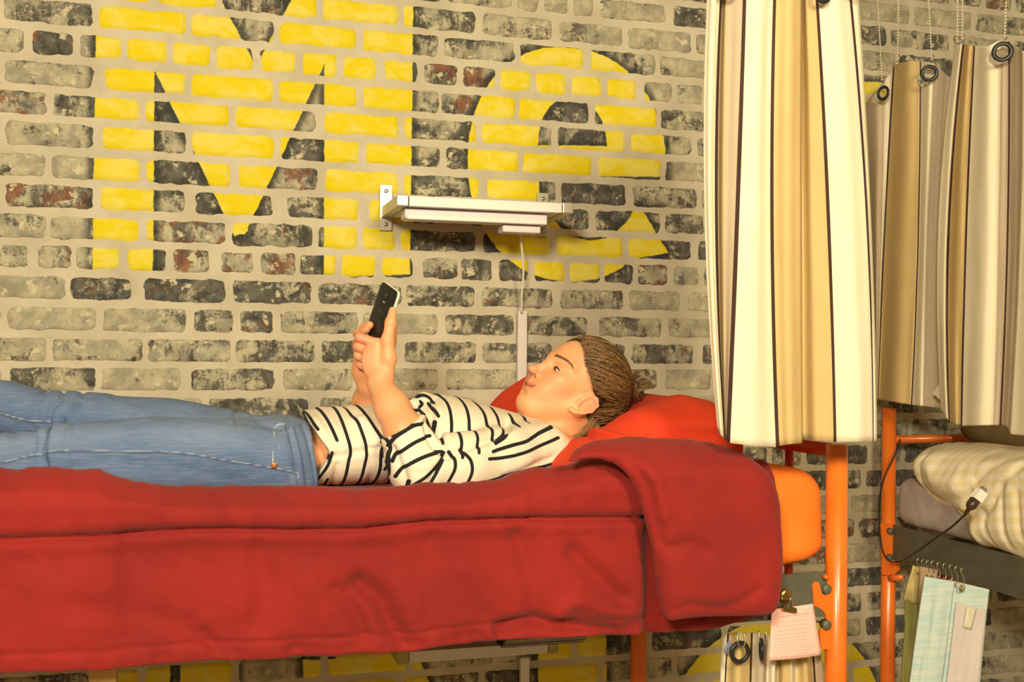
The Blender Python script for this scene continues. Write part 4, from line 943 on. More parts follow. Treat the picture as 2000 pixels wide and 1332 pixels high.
# cuff cut of the near sleeve (plane across the forearm)
ca_ = P(753, 851, 1.90); cb_ = P(827, 806, 1.90); dirc = _n((cb_-ca_)*np.array([1, 0, 1])); nc = np.array([-dirc[2], 0, dirc[0]])
if (P(742, 752, 1.95)-ca_)@nc < 0: nc = -nc
v.op(CU-.10, CU+.10, lambda X, Y, Z: ((X-ca_[0])*nc[0]+(Z-ca_[2])*nc[2])*np.ones_like(X+Y+Z), .002, 'i')
v.loft(X_, [2.08-D0]*13, (Zt+bz)/2, [.165, .162, .155, .145, .142, .145, .150, .155, .162, .165, .155, .125, .085], (Zt-bz)/2, .015, 2.35)
SHf = P(1030, 850, 2.25); v.chain([SHf, P(930, 872, 2.32), P(790, 868, 2.26)], [.052, .052, .048], .02)
v.chain([P(790, 868, 2.26), P(768, 830, 2.20), P(752, 812, 2.165)], [.046, .042, .038], .015)
# folds: bunched cloth on the chest where the far sleeve wrinkles
v.chain([P(808, 792, 2.0), P(828, 783, 2.02), P(850, 784, 2.04)], [.012, .015, .014], .010)
v.chain([P(700, 830, 1.97), P(744, 862, 1.95), P(690, 876, 1.95), P(640, 882, 1.95)], [.012, .012, .011, .008], .02)
# hem cut
hz = [P(597, 806, 1.98), P(604, 822, 1.97), P(620, 850, 1.96), (P(641, 880, 1.95)), P(640, 890, 1.95), P(626, 918, 1.94), P(607, 955, 1.94), P(600, 975, 1.94)]
def hcut(X, Y, Z):
    zz = np.array([q[2] for q in hz])[::-1]; xx = np.array([q[0] for q in hz])[::-1]; xi = np.interp(Z.ravel(), zz, xx)[None, None, :]
    return np.where(X < xi+.3, xi-X, -1.)
v.op((-9, -9, -9), (P(720, 800, 2)[0], 9, 9), hcut, .002, 'i')
# neck opening
v.ell(P(1120, 846, 2.06), [_n((1, 0, .55)), np.array([0, 1, 0]), _n((-.55, 0, 1))], (.062, .075, .060), .004, 's')
V, Fq = v.mesh(); del v
V = relax(V, Fq, 2); N = normals(V, Fq)
S1, S2 = 1.96, 1.86
fo_ = [([(640,890),(700,878),(745,872)], S1, -.005, .007), ([(744,863),(760,900),(770,945)], S1, -.007, .007), ([(828,826),(836,860),(862,882)], S2+.03, -.012, .007), ([(862,882),(900,868),(950,856),(1010,826)], S2+.03, -.012, .006), ([(862,884),(835,925),(828,952)], S2, -.004, .006), ([(862,884),(880,900),(880,930)], S2, -.002, .008),
       ([(846,792),(840,820),(842,852)], S1, -.007, .006), ([(860,800),(852,840)], S1, .004, .008), ([(890,885),(940,880),(1000,884)], S2, .003, .01), ([(985,935),(1040,915),(1090,900)], S2, -.006, .008), ([(640,810),(662,850),(668,880)], S1, .004, .010), ([(690,800),(705,840),(716,876)], S1, -.004, .007), ([(655,905),(650,950)], S1, -.005, .007), ([(722,890),(725,950)], S1, -.004, .008), ([(930,862),(990,846),(1040,835)], S2+.04, .003, .008), ([(780,900),(820,905),(862,884)], S2, .003, .007), ([(620,820),(645,870),(640,890)], S1, .003, .006)]
V = groove(V, N, [(XZ(a, D), dp*.9, w_) for a, D, dp, w_ in fo_])
V += N*(fbm(V[:, 0]+V[:, 1]*.5, V[:, 2], 18, 81)*.0045)[:, None]
g = G('striped_knit'); sd_ = g.attr('stripe'); wob = g.math('MULTIPLY', g.math('SUBTRACT', g.noise(160, 2), .5), .12)
cr = g.mix(g.step(g.noise(5, 3), .3, .7), lin((236, 226, 204)), lin((228, 216, 192)))
g.col(g.mix(g.step(g.math('ADD', sd_, wob), .88, 1.10), lin((24, 21, 26)), cr)); g.bump(g.math('ADD', g.noise(1, 2, vec=g.coord((700, 200, 700))), g.noise(60, 3)), .25, .0008); knit = g.par(Roughness=.92)
top = put('striped_top', V, Fq, knit, person)
TS = [([(606,812),(612,826),(619,837)], S1), ([(631,799),(637,812),(644,830),(654,857)], S1), ([(644,880),(637,902),(622,928),(606,956)], S1), ([(663,792),(670,831),(680,877),(676,900),(670,958)], S1), ([(683,790),(690,812),(700,828),(712,877),(708,911),(703,958)], S1),
      ([(710,795),(728,831),(744,863),(740,882),(740,917),(734,958)], S1), ([(772,922),(766,955)], S1), ([(638,935),(634,957)], S1),
      ([(841,856),(843,840),(847,823)], S1), ([(845,790),(850,800),(854,812)], S1), ([(862,770),(872,775),(879,788),(877,825),(872,868),(871,880)], S1), ([(912,778),(913,800),(909,835),(903,872)], S1), ([(942,789),(946,808),(943,835),(938,852)], S1), ([(972,800),(971,820),(968,835),(960,846),(940,857)], S1), ([(1003,812),(999,828)], S1), ([(1028,823),(1036,816)], S1), ([(822,777),(836,774),(848,779),(854,788)], S1), ([(828,786),(832,791),(825,797)], S1), ([(802,786),(806,796),(813,803),(824,803),(831,815),(836,836)], S1)]
TA = [([(754,868),(764,853),(777,843),(802,829),(824,826)], S2+.02), ([(762,898),(768,886),(782,874),(802,861),(822,853),(837,850)], S2+.01), ([(768,928),(775,916),(790,902),(816,889),(840,882),(859,880)], S2), ([(790,949),(804,938),(822,925),(845,903),(862,882)], S2), ([(826,955),(832,938),(845,914),(860,888)], S2), ([(861,955),(870,934),(880,912),(880,894),(871,880)], S2), ([(899,952),(908,935),(914,915),(910,894),(893,877)], S2),
      ([(932,871),(950,866),(975,860),(1005,854),(1042,840),(1070,832)], S2+.10), ([(939,890),(965,889),(1010,881),(1050,870),(1096,856)], S2+.04), ([(940,940),(965,936),(1000,926),(1040,919),(1070,916),(1094,911)], S2)]
d = np.full(len(V), 1.); near = V[:, 1] < (2.0-D0)
for pl, D in TS: d = np.minimum(d, pdist(V[:, 0], V[:, 2], curve(XZ(pl, D), 5)))
isarm = pdist(V[:, 0], V[:, 2], XZ([(1060,885),(900,905),(818,918),(785,830)], S2)) < .056
isarm &= V[:, 1] < 2.0-D0
da = np.full(len(V), 1.)
for pl, D in TA: da = np.minimum(da, pdist(V[:, 0], V[:, 2], curve(XZ(pl, D), 5)))
d = np.minimum(d, da)
a_ = top.data.attributes.new('stripe', 'FLOAT', 'POINT'); a_.data.foreach_set('value', np.clip(d/.0031, 0, 9).astype(np.float32))

# ---- the phone
ph = empty('phone', tuple(P(747, 612, 2.0))); tag(ph, 'black phone with a light metal rim held up in both hands', 'phone')
Lp = _n(P(760, 562, 2.0)-P(733, 657, 2.0)+np.array([0, -.045, 0])*0-np.array([0, .030, 0])); Wp = _n(np.array([.40, -.90, .10])); Wp = _n(Wp-Lp*(Wp@Lp)); Np = _n(np.cross(Lp, Wp))
if Np[0] > 0: Np = -Np                               # back of the phone faces away from the face
pc = P(747, 611, 2.005)
def rrect(hw, hl, r, z, n=6):
    out = []
    for (cx_, cy_, a0) in ((hw-r, hl-r, 0), (-hw+r, hl-r, 90), (-hw+r, -hl+r, 180), (hw-r, -hl+r, 270)):
        for i in range(n+1):
            a = math.radians(a0+90*i/n); out.append(pc+Wp*(cx_+r*math.cos(a))+Lp*(cy_+r*math.sin(a))+Np*z)
    return out
def slab(hw, hl, r, zs_, ins):
    R_ = [rrect(hw-i_, hl-i_, r, z_) for z_, i_ in zip(zs_, ins)]; n = len(R_[0]); m_ = MB(); Vv = [p for q_ in R_ for p in q_]
    m_.add(Vv, [(k*n+i, k*n+(i+1) % n, (k+1)*n+(i+1) % n, (k+1)*n+i) for k in range(len(R_)-1) for i in range(n)]+[tuple(range(n-1, -1, -1)), tuple((len(R_)-1)*n+i for i in range(n))]); return m_
PL, PW = .0535, .0325
autosmooth(slab(PW, PL, .008, [-.0035, -.003, .0010, .0016], [.0008, 0, 0, .0006]).build('rim', plain('phone_rim', (240, 234, 218), .3, 0., var=.02), ph))
autosmooth(slab(PW-.0006, PL-.0006, .008, [.0014, .0028, .0040, .0044], [.0002, .0004, .0016, .004]).build('back_cover', plain('black_plastic', (22, 21, 20), .35, var=.05), ph))
autosmooth(slab(PW-.0012, PL-.0012, .007, [-.0042, -.0034], [.0003, 0]).build('screen', plain('dark_glass', (12, 12, 14), .08, var=.02), ph))
cm = pc+Lp*.034+Np*.0044
MB().lathe(cm, Np, [(.0052, 0), (.0052, .0008), (.0042, .0012), (.0034, .0006), (.0005, .0005)], 20).build('camera_lens', plain('lens_glass', (70, 72, 74), .15, .4), ph, True)
MB().box((-1, -1, -1), (1, 1, 1))
b_ = MB(); q0_ = pc+Lp*.021+Np*.00445
b_.prism([q0_+Wp*a+Lp*c_ for a, c_ in ((-.004, -.0016), (.004, -.0016), (.004, .0016), (-.004, .0016))], Np*.0003); b_.build('flash', plain('flash_plastic', (150, 150, 146), .3), ph)
lg = MB(); q1_ = pc+Lp*.001+Np*.00445
for i, wd_ in enumerate((.0016, .0016, .0016, .0016)):
    a = -.0085+i*.0046; lg.prism([q1_+Wp*(a+u_)+Lp*w2 for u_, w2 in ((0, -.0010), (.003, -.0010), (.003, .0010), (0, .0010))], Np*.0002)
lg.build('emblem', plain('emblem_silver', (110, 108, 104), .3, .6), ph)
# ================================================================== curtain on the near bunk
cw = lambda n, c, c2: fabric(n, c, c2, scale=520, rough=.92, strength=.5, amt=.5)
cream_f = cw('cream_cotton', (246, 238, 214), (240, 230, 200)); beige_f = cw('beige_cotton', (220, 194, 136), (210, 182, 122)); brown_f = cw('brown_stripe', (66, 40, 30), (54, 34, 26)); taupe_f = cw('taupe_cotton', (206, 188, 162), (196, 178, 152))
for m_ in (cream_f, beige_f, taupe_f):
    t_ = m_.node_tree; b_ = t_.nodes['Principled BSDF']; tr_ = t_.nodes.new('ShaderNodeBsdfTranslucent'); mx_ = t_.nodes.new('ShaderNodeMixShader'); mx_.inputs[0].default_value = .22
    t_.links.new(b_.inputs['Base Color'].links[0].from_socket, tr_.inputs[0]); t_.links.new(b_.outputs[0], mx_.inputs[1]); t_.links.new(tr_.outputs[0], mx_.inputs[2]); t_.links.new(mx_.outputs[0], t_.nodes['Material Output'].inputs[0])
CM = [cream_f, beige_f, brown_f, taupe_f]
def cloth(name, cols, top, bottom, mid, place, parent=None, sub=5, nv=60, holes=(), thick=.0012, ripple=.004, seed=1):
    """cols: (px top, px mid, px bottom, depth toward camera, material of the strip to the right)"""
    us = []; mats = []
    for i in range(len(cols)-1):
        n = sub if cols[i][4] != 2 else 2
        for k in range(n): us.append(i+k/n); mats.append(cols[i][4])
    us.append(len(cols)-1); us = np.array(us)
    a = np.array([c[:4] for c in cols], float); V = []
    tt = np.linspace(0, 1, nv)
    yt = np.interp(us, range(len(cols)), [top(c[0]) for c in cols]); yb = np.interp(us, range(len(cols)), [bottom(c[2]) for c in cols])
    for i, u in enumerate(us):
        k = int(min(math.floor(u), len(cols)-2)); f = u-k; fs = .5-.5*math.cos(math.pi*f)
        dep = a[k, 3]*(1-fs)+a[k+1, 3]*fs; x3 = a[k, :3]*(1-f)+a[k+1, :3]*f
        for t in tt:
            # px along the drop: quadratic through three keys, middle at y = mid
            y = yt[i]+(yb[i]-yt[i])*t; tm = (mid-yt[i])/(yb[i]-yt[i])
            L0 = (t-tm)*(t-1)/(tm*1.0); L1 = t*(t-1)/(tm*(tm-1)); L2 = t*(t-tm)/(1-tm)
            x = x3[0]*L0+x3[1]*L1+x3[2]*L2
            V.append(place(x, y, dep+ripple*float(fbm(np.array(u*.9), np.array(t*2.2), 1., seed, 3))*2))
    n = len(us); ii = np.arange(n*nv).reshape(n, nv)
    Fq = np.stack([ii[:-1, :-1], ii[1:, :-1], ii[1:, 1:], ii[:-1, 1:]], -1).reshape(-1, 4); mi = np.repeat(mats, nv-1)
    if holes:
        Va = np.array(V); fc_ = Va[Fq].mean(1); keep = np.ones(len(Fq), bool)
        for hc, R in holes:
            dv = _n(np.array(hc)-CAM); rel = fc_-np.array(hc); keep &= np.linalg.norm(np.cross(rel, np.array([.45, .89, 0.])), axis=1) > R
        Fq = Fq[keep]; mi = mi[keep]
    o = put(name, V, Fq, CM, parent, True, mi); s = o.modifiers.new('thick', 'SOLIDIFY'); s.thickness = thick; s.offset = 0
    return o
# front curtain on the near bunk
fc = [(1383,1377,1402,.000,0),(1396,1388,1410,.012,0),(1408,1396,1414,.004,2),(1412,1402,1416,-.020,1),(1421,1414,1418,.004,3),(1452,1435,1419,.020,2),(1459,1443,1426,.024,0),(1486,1474,1470,.034,0),(1511,1504,1515,.018,2),(1517,1511,1522,.016,1),(1545,1540,1546,.034,1),(1562,1562,1565,.022,1),(1568,1566,1568,-.030,1),(1574,1590,1598,.004,1),(1590,1616,1628,.010,2),(1596,1622,1634,.014,0),(1626,1660,1676,.026,0),(1654,1692,1704,.012,2),(1659,1696,1706,.006,0),(1668,1699,1710,.002,0),(1674,1702,1713,-.012,0)]
bt = lambda x: float(np.interp(x, [1398,1416,1430,1521,1523,1565,1567,1640,1713], [838,858,868,874,868,866,858,864,861]))
curt = empty('bunk_curtain', tuple(P(1545, 0, 1.60))); tag(curt, 'cream and beige striped curtain with brown lines hanging in front of the orange post', 'curtain')
cloth('cloth', fc, lambda x: -45, bt, 450, lambda x, y, d: P(x, y, 1.60-d), curt, seed=3)
def hem(parent, pts, D, mt=None):
    pass
ringm = plain('dark_ring', (44, 44, 46), .35, .3); wire = plain('steel_wire', (196, 190, 170), .3, .9)
for x in (1420, 1510, 1608, 1665):
    c = P(x, -26 if x != 1608 else -9, 1.565); MB().torus(c, (0, 1, 0), .0105, .0042, 28, 10, (1, .7)).build('grommet', ringm, curt, True)
# ================================================================== second bunk, standing end-on against the wall
X2 = P(1736, 900, 2.46)[0]; D2 = 2.46
b2 = empty('bunk_bed', (X2, D2-D0, 0)); tag(b2, 'second orange bunk bed at the right, standing end-on to the brick wall', 'bunk bed')
z2t = P(1736, 797, D2)[2]; W2 = .86
for dx in (0, W2):
    MB().tube([(X2+dx, D2-D0, 0), (X2+dx, D2-D0, z2t)], .0185, 24).build('post', orange, b2, True)
    MB().tube([(X2+dx, D2-D0-2.05+.62, 0), (X2+dx, D2-D0-1.43, z2t)], .0185, 24).build('post', orange, b2, True)
yb2 = P(1800, 857, D2)
MB().tube([(X2+.018, D2-D0, yb2[2]), (X2+W2-.018, D2-D0, yb2[2])], .0105, 16).build('head_rail', orange, b2, True)
rz1 = PX(1755, 1027, X2)[2]; rz0 = PX(1755, 1096, X2)[2]
r2 = MB(); r2.box((X2-.002, D2-D0-1.41, rz0), (X2+.004, D2-D0-.022, rz1), bev=.001); r2.box((X2+.0, D2-D0-1.41, rz0), (X2+.045, D2-D0-.022, rz0+.004)); r2.build('side_rail', greysteel, b2)
MB().box((X2+W2-.004, D2-D0-1.41, rz0), (X2+W2+.002, D2-D0-.022, rz1)).build('side_rail', greysteel, b2)
s2_ = MB()
for i in range(10): s2_.box((X2+.006, D2-D0-.1-i*.13, rz0+.055), (X2+W2-.006, D2-D0-.16-i*.13, rz0+.065))
s2_.build('slatted_base', greysteel, b2)
pk = [(1719,1022),(1758,1026),(1759,1058),(1750,1068),(1740,1066),(1738,1078),(1757,1086),(1758,1112),(1742,1125),(1724,1122)]
MB().prism([P(a, b, D2-.021) for a, b in pk], (0, .003, 0)).build('hook_plate', orange, b2)
for (a, b) in ((1737, 1037), (1736, 1088)):
    MB().lathe(P(a, b, D2-.021), (0, -1, 0), [(.0085, 0), (.0085, .008), (.007, .010), (.001, .0105)]).build('hook_stud', greysteel, b2, True)
MB().tube([P(1738, 1129, D2-.02), P(1764, 1127, D2-.06)], [.009, .007], 12).build('peg', orange, b2, True)
lb = P(1880, 1112, 2.2)
MB().tube([(X2+.03, D2-D0-.1, rz0-.03), (X2+W2, D2-D0-.1, rz0-.03)], .012, 12).build('cross_bar', redsteel, b2, True)
# mattress, comforter
greys = fabric('mauve_sheet', (176, 164, 158), (166, 154, 150), rough=.85)
mo = [PX(a, b, X2) for a, b in [(1756, 915), (1745, 1000), (1751, 1026), (1867, 1056)]]
v = Vol((X2-.03, D2-D0-1.43, rz1-.03), (X2+W2, D2-D0+.0, rz1+.17), .008)
clo = np.array([X2-.005, D2-D0-1.41, rz1+.002]); chi = np.array([X2+W2-.03, D2-D0-.024, rz1+.125]); cc_ = (clo+chi)/2; hh_ = (chi-clo)/2
v.op(clo, chi, lambda X, Y, Z: (lambda qx, qy, qz: np.sqrt(np.maximum(qx, 0)**2+np.maximum(qy, 0)**2+np.maximum(qz, 0)**2)+np.minimum(np.maximum(np.maximum(qx, qy), qz), 0)-.035)(np.abs(X-cc_[0])-hh_[0]+.035, np.abs(Y-cc_[1])-hh_[1]+.035, np.abs(Z-cc_[2])-hh_[2]+.035), .001)
V, Fq = v.mesh(); V = relax(V, Fq, 1); N = normals(V, Fq); V += N*(fbm(V[:, 1], V[:, 2], 14, 91)*.012)[:, None]
tag(put('mattress', V, Fq, greys), 'thin mattress in a mauve-grey sheet on the second bunk', 'mattress')
g = G('gingham_cotton'); p3 = g.coord((1, 1, 1)); sp_ = g.n('ShaderNodeSeparateXYZ'); g.t.links.new(p3, sp_.inputs[0])
def band(s_, w): return g.math('GREATER_THAN', g.math('FRACT', g.math('MULTIPLY', s_, 1/w)), .5)
ck = g.math('MULTIPLY', g.math('ADD', band(g.math('ADD', sp_.outputs[1], g.math('MULTIPLY', sp_.outputs[0], .7)), .030), band(g.math('ADD', sp_.outputs[2], g.math('MULTIPLY', sp_.outputs[1], .15)), .028)), .5)
g.col(g.mix(g.math('MULTIPLY', ck, .7), lin((234, 226, 202)), lin((222, 198, 140)))); g.bump(g.noise(60, 4), .3, .002); ging = g.par(Roughness=.9)
co = [(1757,905),(1763,884),(1782,869),(1830,866),(1900,870),(1960,876),(2060,882),(2140,900),(2160,1110),(2060,1095),(1985,1090),(1966,1101),(1948,1092),(1915,1079),(1885,1074),(1872,1058),(1866,1035),(1845,1012),(1815,996),(1785,972),(1764,940)]
Xc_ = X2-.035
cp_ = [(lambda q: (q[1], q[2]))(PX(a, b, Xc_)) for a, b in co]
fz_ = [([(1795,892),(1790,930),(1805,965),(1850,985),(1895,965)], -.014, .012), ([(1812,905),(1830,935),(1870,950)], .018, .03), ([(1900,900),(1930,880),(1960,876)], -.006, .008), ([(1905,940),(1940,905),(1990,885)], -.008, .007), ([(1870,1000),(1920,1010),(1960,940),(2000,900)], -.008, .008), ([(1880,1020),(1878,1060)], -.012, .007), ([(1900,1010),(1897,1065)], .010, .008), ([(1918,1000),(1925,1060)], -.010, .007), ([(1955,960),(1962,1090)], -.008, .006), ([(1985,960),(1992,1085)], -.008, .007), ([(1800,975),(1850,985),(1900,1000)], .008, .012)]
def cdisp(A, Z_):
    s_ = fbm(A, Z_, 12, 95)*.012+fbm(A*1.5, Z_*.6, 40, 96, 3)*.004
    for pl, dp, w_ in fz_:
        q = [(lambda q: (q[1], q[2]))(PX(a, b, Xc_)) for a, b in pl]; s_ = s_+dp*np.exp(-(pdist(A, Z_, curve(q, 4))/w_)**2)
    return s_
cf = puff('comforter', cp_, lambda A, Z_: X2+.050+0*A, .085, .07, .0055, ging, None, 'x', cdisp, 2)
tag(cf, 'crumpled yellow and white gingham comforter on the second bunk', 'comforter')
# dark cushion behind it
dk_ = fabric('olive_cushion', (120, 100, 64), (104, 86, 54)); cuz = [P(a, b, 2.36) for a, b in [(1884, 838), (1900, 860), (1945, 874), (2000, 880), (2100, 872), (2110, 836), (2000, 812), (1920, 815)]]
cu = puff('cushion', [(q[0], q[2]) for q in cuz], 2.37-D0, .04, .04, .007, dk_); tag(cu, 'olive brown cushion lying behind the gingham comforter', 'cushion')
# charging cable with its plug
cab = [P(1758, 858, 2.43), P(1752, 878, 2.42), P(1742, 900, 2.42), P(1726, 935, 2.42), P(1718, 975, 2.43), P(1718, 1030, 2.43), P(1724, 1075, 2.42), P(1738, 1096, 2.41), P(1760, 1096, 2.38), P(1790, 1078, 2.22), P(1826, 1052, 2.10), P(1860, 1028, 2.0), P(1885, 1005, 1.93)]
cbo = tag(MB().tube(curve(cab, 6), .0022, 8).build('charging_cable', blackrub, None, True), 'thin black charging cable looping round the second bunk post and over the comforter', 'cable')
c0, c1, c2_ = P(1884, 1006, 1.93), P(1900, 983, 1.92), P(1915, 963, 1.915); dd = _n(c2_-c1)
MB().tube([c0, c0+(c1-c0)*.5, c1-dd*.010, c1-dd*.006, c1+dd*.010], [.003, .005, .0095, .0112, .0112], 12).build('connector', plain('brown_plastic', (64, 46, 30), .4), cbo, True)
sd1 = _n(np.cross(dd, (0, 1, 0)))
def obox(c, ax, hl, hw, hd): 
    y = np.array([0, 1., 0]); s_ = _n(np.cross(ax, y)); m_ = MB(); m_.add([c+ax*a*hl+s_*b*hw+y*e*hd for a in (-1, 1) for b in (-1, 1) for e in (-1, 1)], [(0, 1, 3, 2), (4, 6, 7, 5), (0, 4, 5, 1), (2, 3, 7, 6), (0, 2, 6, 4), (1, 5, 7, 3)]); return m_
pl_ = obox(c1+dd*.021, dd, .0115, .0110, .008); pl_.build('adapter', plain('white_plastic', (240, 236, 226), .4), cbo)
m_ = obox(c1+dd*.036, dd, .0048, .0065, .004); m_.build('plug_tip', plain('plug_metal', (190, 184, 176), .3, .8), cbo)

# ---- curtains along the second bunk, on ball chains
XC = X2-.045
plc = lambda off: (lambda x, y, d: PX(x, y, XC+off-d))
cA = [(1683,1700,1712,.0,3),(1712,1712,1711,.016,3),(1728,1722,1713,.006,0),(1744,1726,1714,.0,2),(1748,1729,1716,.0,1),(1775,1762,1750,.022,1),(1796,1792,1779,.012,2),(1799,1795,1782,.010,0),(1818,1808,1797,.018,0),(1824,1812,1803,.014,3),(1845,1832,1830,.0,3),(1862,1850,1850,-.010,3)]
topA = lambda x: float(np.interp(x, [1683,1700,1725,1738,1750,1790,1815,1835,1850,1865], [213,190,158,150,121,118,121,128,150,160]))
botA = lambda x: float(np.interp(x, [1700,1715,1780,1850], [778,780,791,798]))
A_ = empty('bunk_curtain', tuple(PX(1770, 130, XC))); tag(A_, 'striped curtain hanging beside the second bunk, the one farther from the viewer', 'curtain')
cloth('cloth', cA, topA, botA, 465, plc(0), A_, seed=6, sub=8, nv=190, holes=[(PX(1725, 182, XC-.030), .0150), (PX(1815, 143, XC-.036), .0160)])
cB = [(1866,1831,1838,.020,0),(1878,1848,1850,.028,0),(1880,1850,1853,.004,2),(1884,1855,1856,.002,1),(1895,1872,1868,.016,1),(1902,1885,1877,.014,2),(1905,1889,1880,.014,0),(1930,1925,1912,.026,0),(1956,1950,1940,.012,3),(1969,1966,1952,.006,2),(1973,1970,1956,.004,3),(1990,1985,1968,.010,3),(1998,1994,1974,.020,0),(2030,2020,2012,.026,1),(2070,2060,2050,.006,0),(2110,2100,2090,.0,0)]
topB = lambda x: float(np.interp(x, [1866,1880,1905,1935,1950,1962,1978,1998,2030,2070,2110], [88,86,90,90,78,76,86,100,80,62,50]))
botB = lambda x: float(np.interp(x, [1838,1856,1880,1955,1968,1972,2012,2100], [800,826,832,830,834,848,852,862]))
B_ = empty('bunk_curtain', tuple(PX(1930, 100, XC-.02))); tag(B_, 'striped curtain at the right edge, nearer of the two beside the second bunk', 'curtain')
cloth('cloth', cB, topB, botB, 465, plc(-.02), B_, seed=8, sub=8, nv=190, holes=[(PX(1958, 101, XC-.058), .0170)])
MB().prism([PX(a, b, XC-.03) for a, b in [(1836, 748), (1840, 785), (1822, 768)]], (.0012, 0, 0)).build('sewn_label', cream_f, B_)
def ring(par, px_, py_, X, R, tilt=0.):
    c = PX(px_, py_, X); ax = np.array([math.cos(tilt), math.sin(tilt), 0]); o = MB().torus(c, ax, R, R*.26, 32, 10, (1, .6)).build('grommet', ringm, par, True); return c
ring(A_, 1725, 182, XC-.030, .0155, .28); ring(A_, 1815, 143, XC-.036, .0165, .85)
ring(B_, 1958, 101, XC-.058, .0175, .85)
beadm = plain('nickel_bead', (226, 218, 190), .35, .2)
cl_list = [(1723, 158, 1714, 'ball chain holding the farthest grommet of the second bunk curtains'), (1753, 117, 1755, 'ball chain behind the left top corner of the far curtain'), (1820, 118, 1814, 'ball chain ending at the round grommet of the far curtain'), (1870, 84, 1870, 'left chain of the close pair above the gap between the curtains'), (1880, 78, 1880, 'right chain of the close pair above the gap between the curtains'), (1962, 74, 1965, 'ball chain holding the large grommet nearest the right edge')]
for x, y, xt, lab in cl_list:
    a = PX(x, y, XC-.02); t_ = PX(xt, 0, XC-.02); top_ = a+(t_-a)/(t_[2]-a[2])*(2.745-a[2])
    e = empty('ball_chain', tuple(a)); tag(e, lab, 'chain', 'ball chains holding up the curtains')
    n = int(np.linalg.norm(top_-a)/.0072); mb = MB(); r8 = .0037
    for i in range(n):
        p = a+(top_-a)*(i+.5)/n
        mb.add([p+np.array(q)*r8 for q in ((1, 0, 0), (-1, 0, 0), (0, 1, 0), (0, -1, 0), (0, 0, 1), (0, 0, -1))], [(0, 2, 4), (2, 1, 4), (1, 3, 4), (3, 0, 4), (2, 0, 5), (1, 2, 5), (3, 1, 5), (0, 3, 5)])
    mb.tube([a, top_], .0008, 5); mb.build('beads', beadm, e, True)
    hk = [a+np.array([0, -.004, .012]), a+np.array([0, -.009, .004]), a+np.array([0, -.004, -.004]), a+np.array([0, .004, -.006]), a+np.array([0, .003, -.016]), a+np.array([0, -.004, -.024])]
    MB().tube(curve(hk, 5), .0013, 6).build('hook', wire, e, True)

# ---- towels and curtain ends under the second bunk
def sheetpoly(name, pts, D, mt, th=.006, parent=None, fold=.010, seed=1, nx=24, nz=40, Dv=None):
    """quad cloth: pts = TL, TR, BR, BL in the photo on depth D (per corner if a list)"""
    Dv = D if isinstance(D, (list, tuple)) else [D]*4; c = [P(a, b, d) for (a, b), d in zip(pts, Dv)]; V = []
    for i in range(nx+1):
        u = i/nx
        for j in range(nz+1):
            t = j/nz; p = (c[0]*(1-u)+c[1]*u)*(1-t)+(c[3]*(1-u)+c[2]*u)*t
            p = p+np.array([0, -1, 0])*(fold*float(fbm(np.array(u*3.1), np.array(t*.8), 1.4, seed, 3))*2*min(1, t*3+.15)); V.append(p)
    ii = np.arange((nx+1)*(nz+1)).reshape(nx+1, nz+1); Fq = np.stack([ii[:-1, :-1], ii[1:, :-1], ii[1:, 1:], ii[:-1, 1:]], -1).reshape(-1, 4)
    o = put(name, V, Fq, mt, parent); s_ = o.modifiers.new('thick', 'SOLIDIFY'); s_.thickness = th; s_.offset = 0; s_.use_rim = True; return o
g = G('pale_blue_linen'); st_ = g.noise(1, 4, .6, g.coord((14, 14, 160))); g.col(g.mix(g.step(st_, .35, .66), lin((206, 216, 208)), lin((178, 206, 206)))); g.bump(g.noise(300, 3), .3, .001); blue = g.par(Roughness=.9)
tw = empty('towel', tuple(P(1862, 1130, 2.0))); tag(tw, 'light blue folded cloth hanging from hooks under the second bunk', 'towel')
sheetpoly('left_fold', [(1806,1126),(1863,1135),(1838,1345),(1776,1345)], [1.99, 1.985, 1.985, 1.99], blue, .007, tw, .004, 3)
sheetpoly('right_fold', [(1863,1135),(1931,1151),(1911,1345),(1838,1345)], [2.0, 1.99, 1.99, 2.0], blue, .007, tw, .004, 5)
wl = fabric('white_lining', (214, 204, 200), (204, 194, 192)); sheetpoly('white_lining', [(1868,1176),(1926,1192),(1909,1345),(1848,1345)], [1.992, 1.982, 1.980, 1.990], wl, .003, tw, .002, 6)
sheetpoly('care_label', [(1889,1185),(1908,1190),(1897,1230),(1882,1225)], [1.982]*4, plain('label_cloth', (226, 222, 196), .8), .001, tw, .0006, 7, 4, 6)
tc = P(1879, 1149, 1.978); MB().torus(tc, (0, 1, 0), .0055, .0018, 20, 8).build('eyelet', brass, tw, True)
gl = fabric('green_linen', (152, 150, 82), (136, 134, 70)); tl = empty('towel', tuple(P(1785, 1110, 2.1))); tag(tl, 'olive green cloth hanging left of the light blue one', 'towel')
sheetpoly('upper_part', [(1783,1104),(1797,1108),(1793,1180),(1766,1172)], 2.1, fabric('cream_linen', (206, 186, 128), (190, 170, 112)), .005, tl, .006, 9, 8, 10)
sheetpoly('lower_part', [(1768,1170),(1792,1182),(1790,1345),(1761,1345)], 2.1, gl, .005, tl, .010, 10, 8, 20)
tt_ = empty('towel', tuple(P(1803, 1110, 2.06))); tag(tt_, 'tan cloth strip hanging between the green and the light blue cloths', 'towel')
sheetpoly('cloth', [(1797,1106),(1832,1113),(1826,1345),(1792,1345)], [2.07, 2.04, 2.05, 2.07], fabric('tan_linen', (186, 158, 122), (168, 140, 108)), .004, tt_, .010, 12, 10, 24)
hx = [(1794, 1094), (1803, 1096), (1812, 1098), (1822, 1099), (1833, 1102), (1845, 1104), (1857, 1107), (1868, 1110), (1880, 1113)]
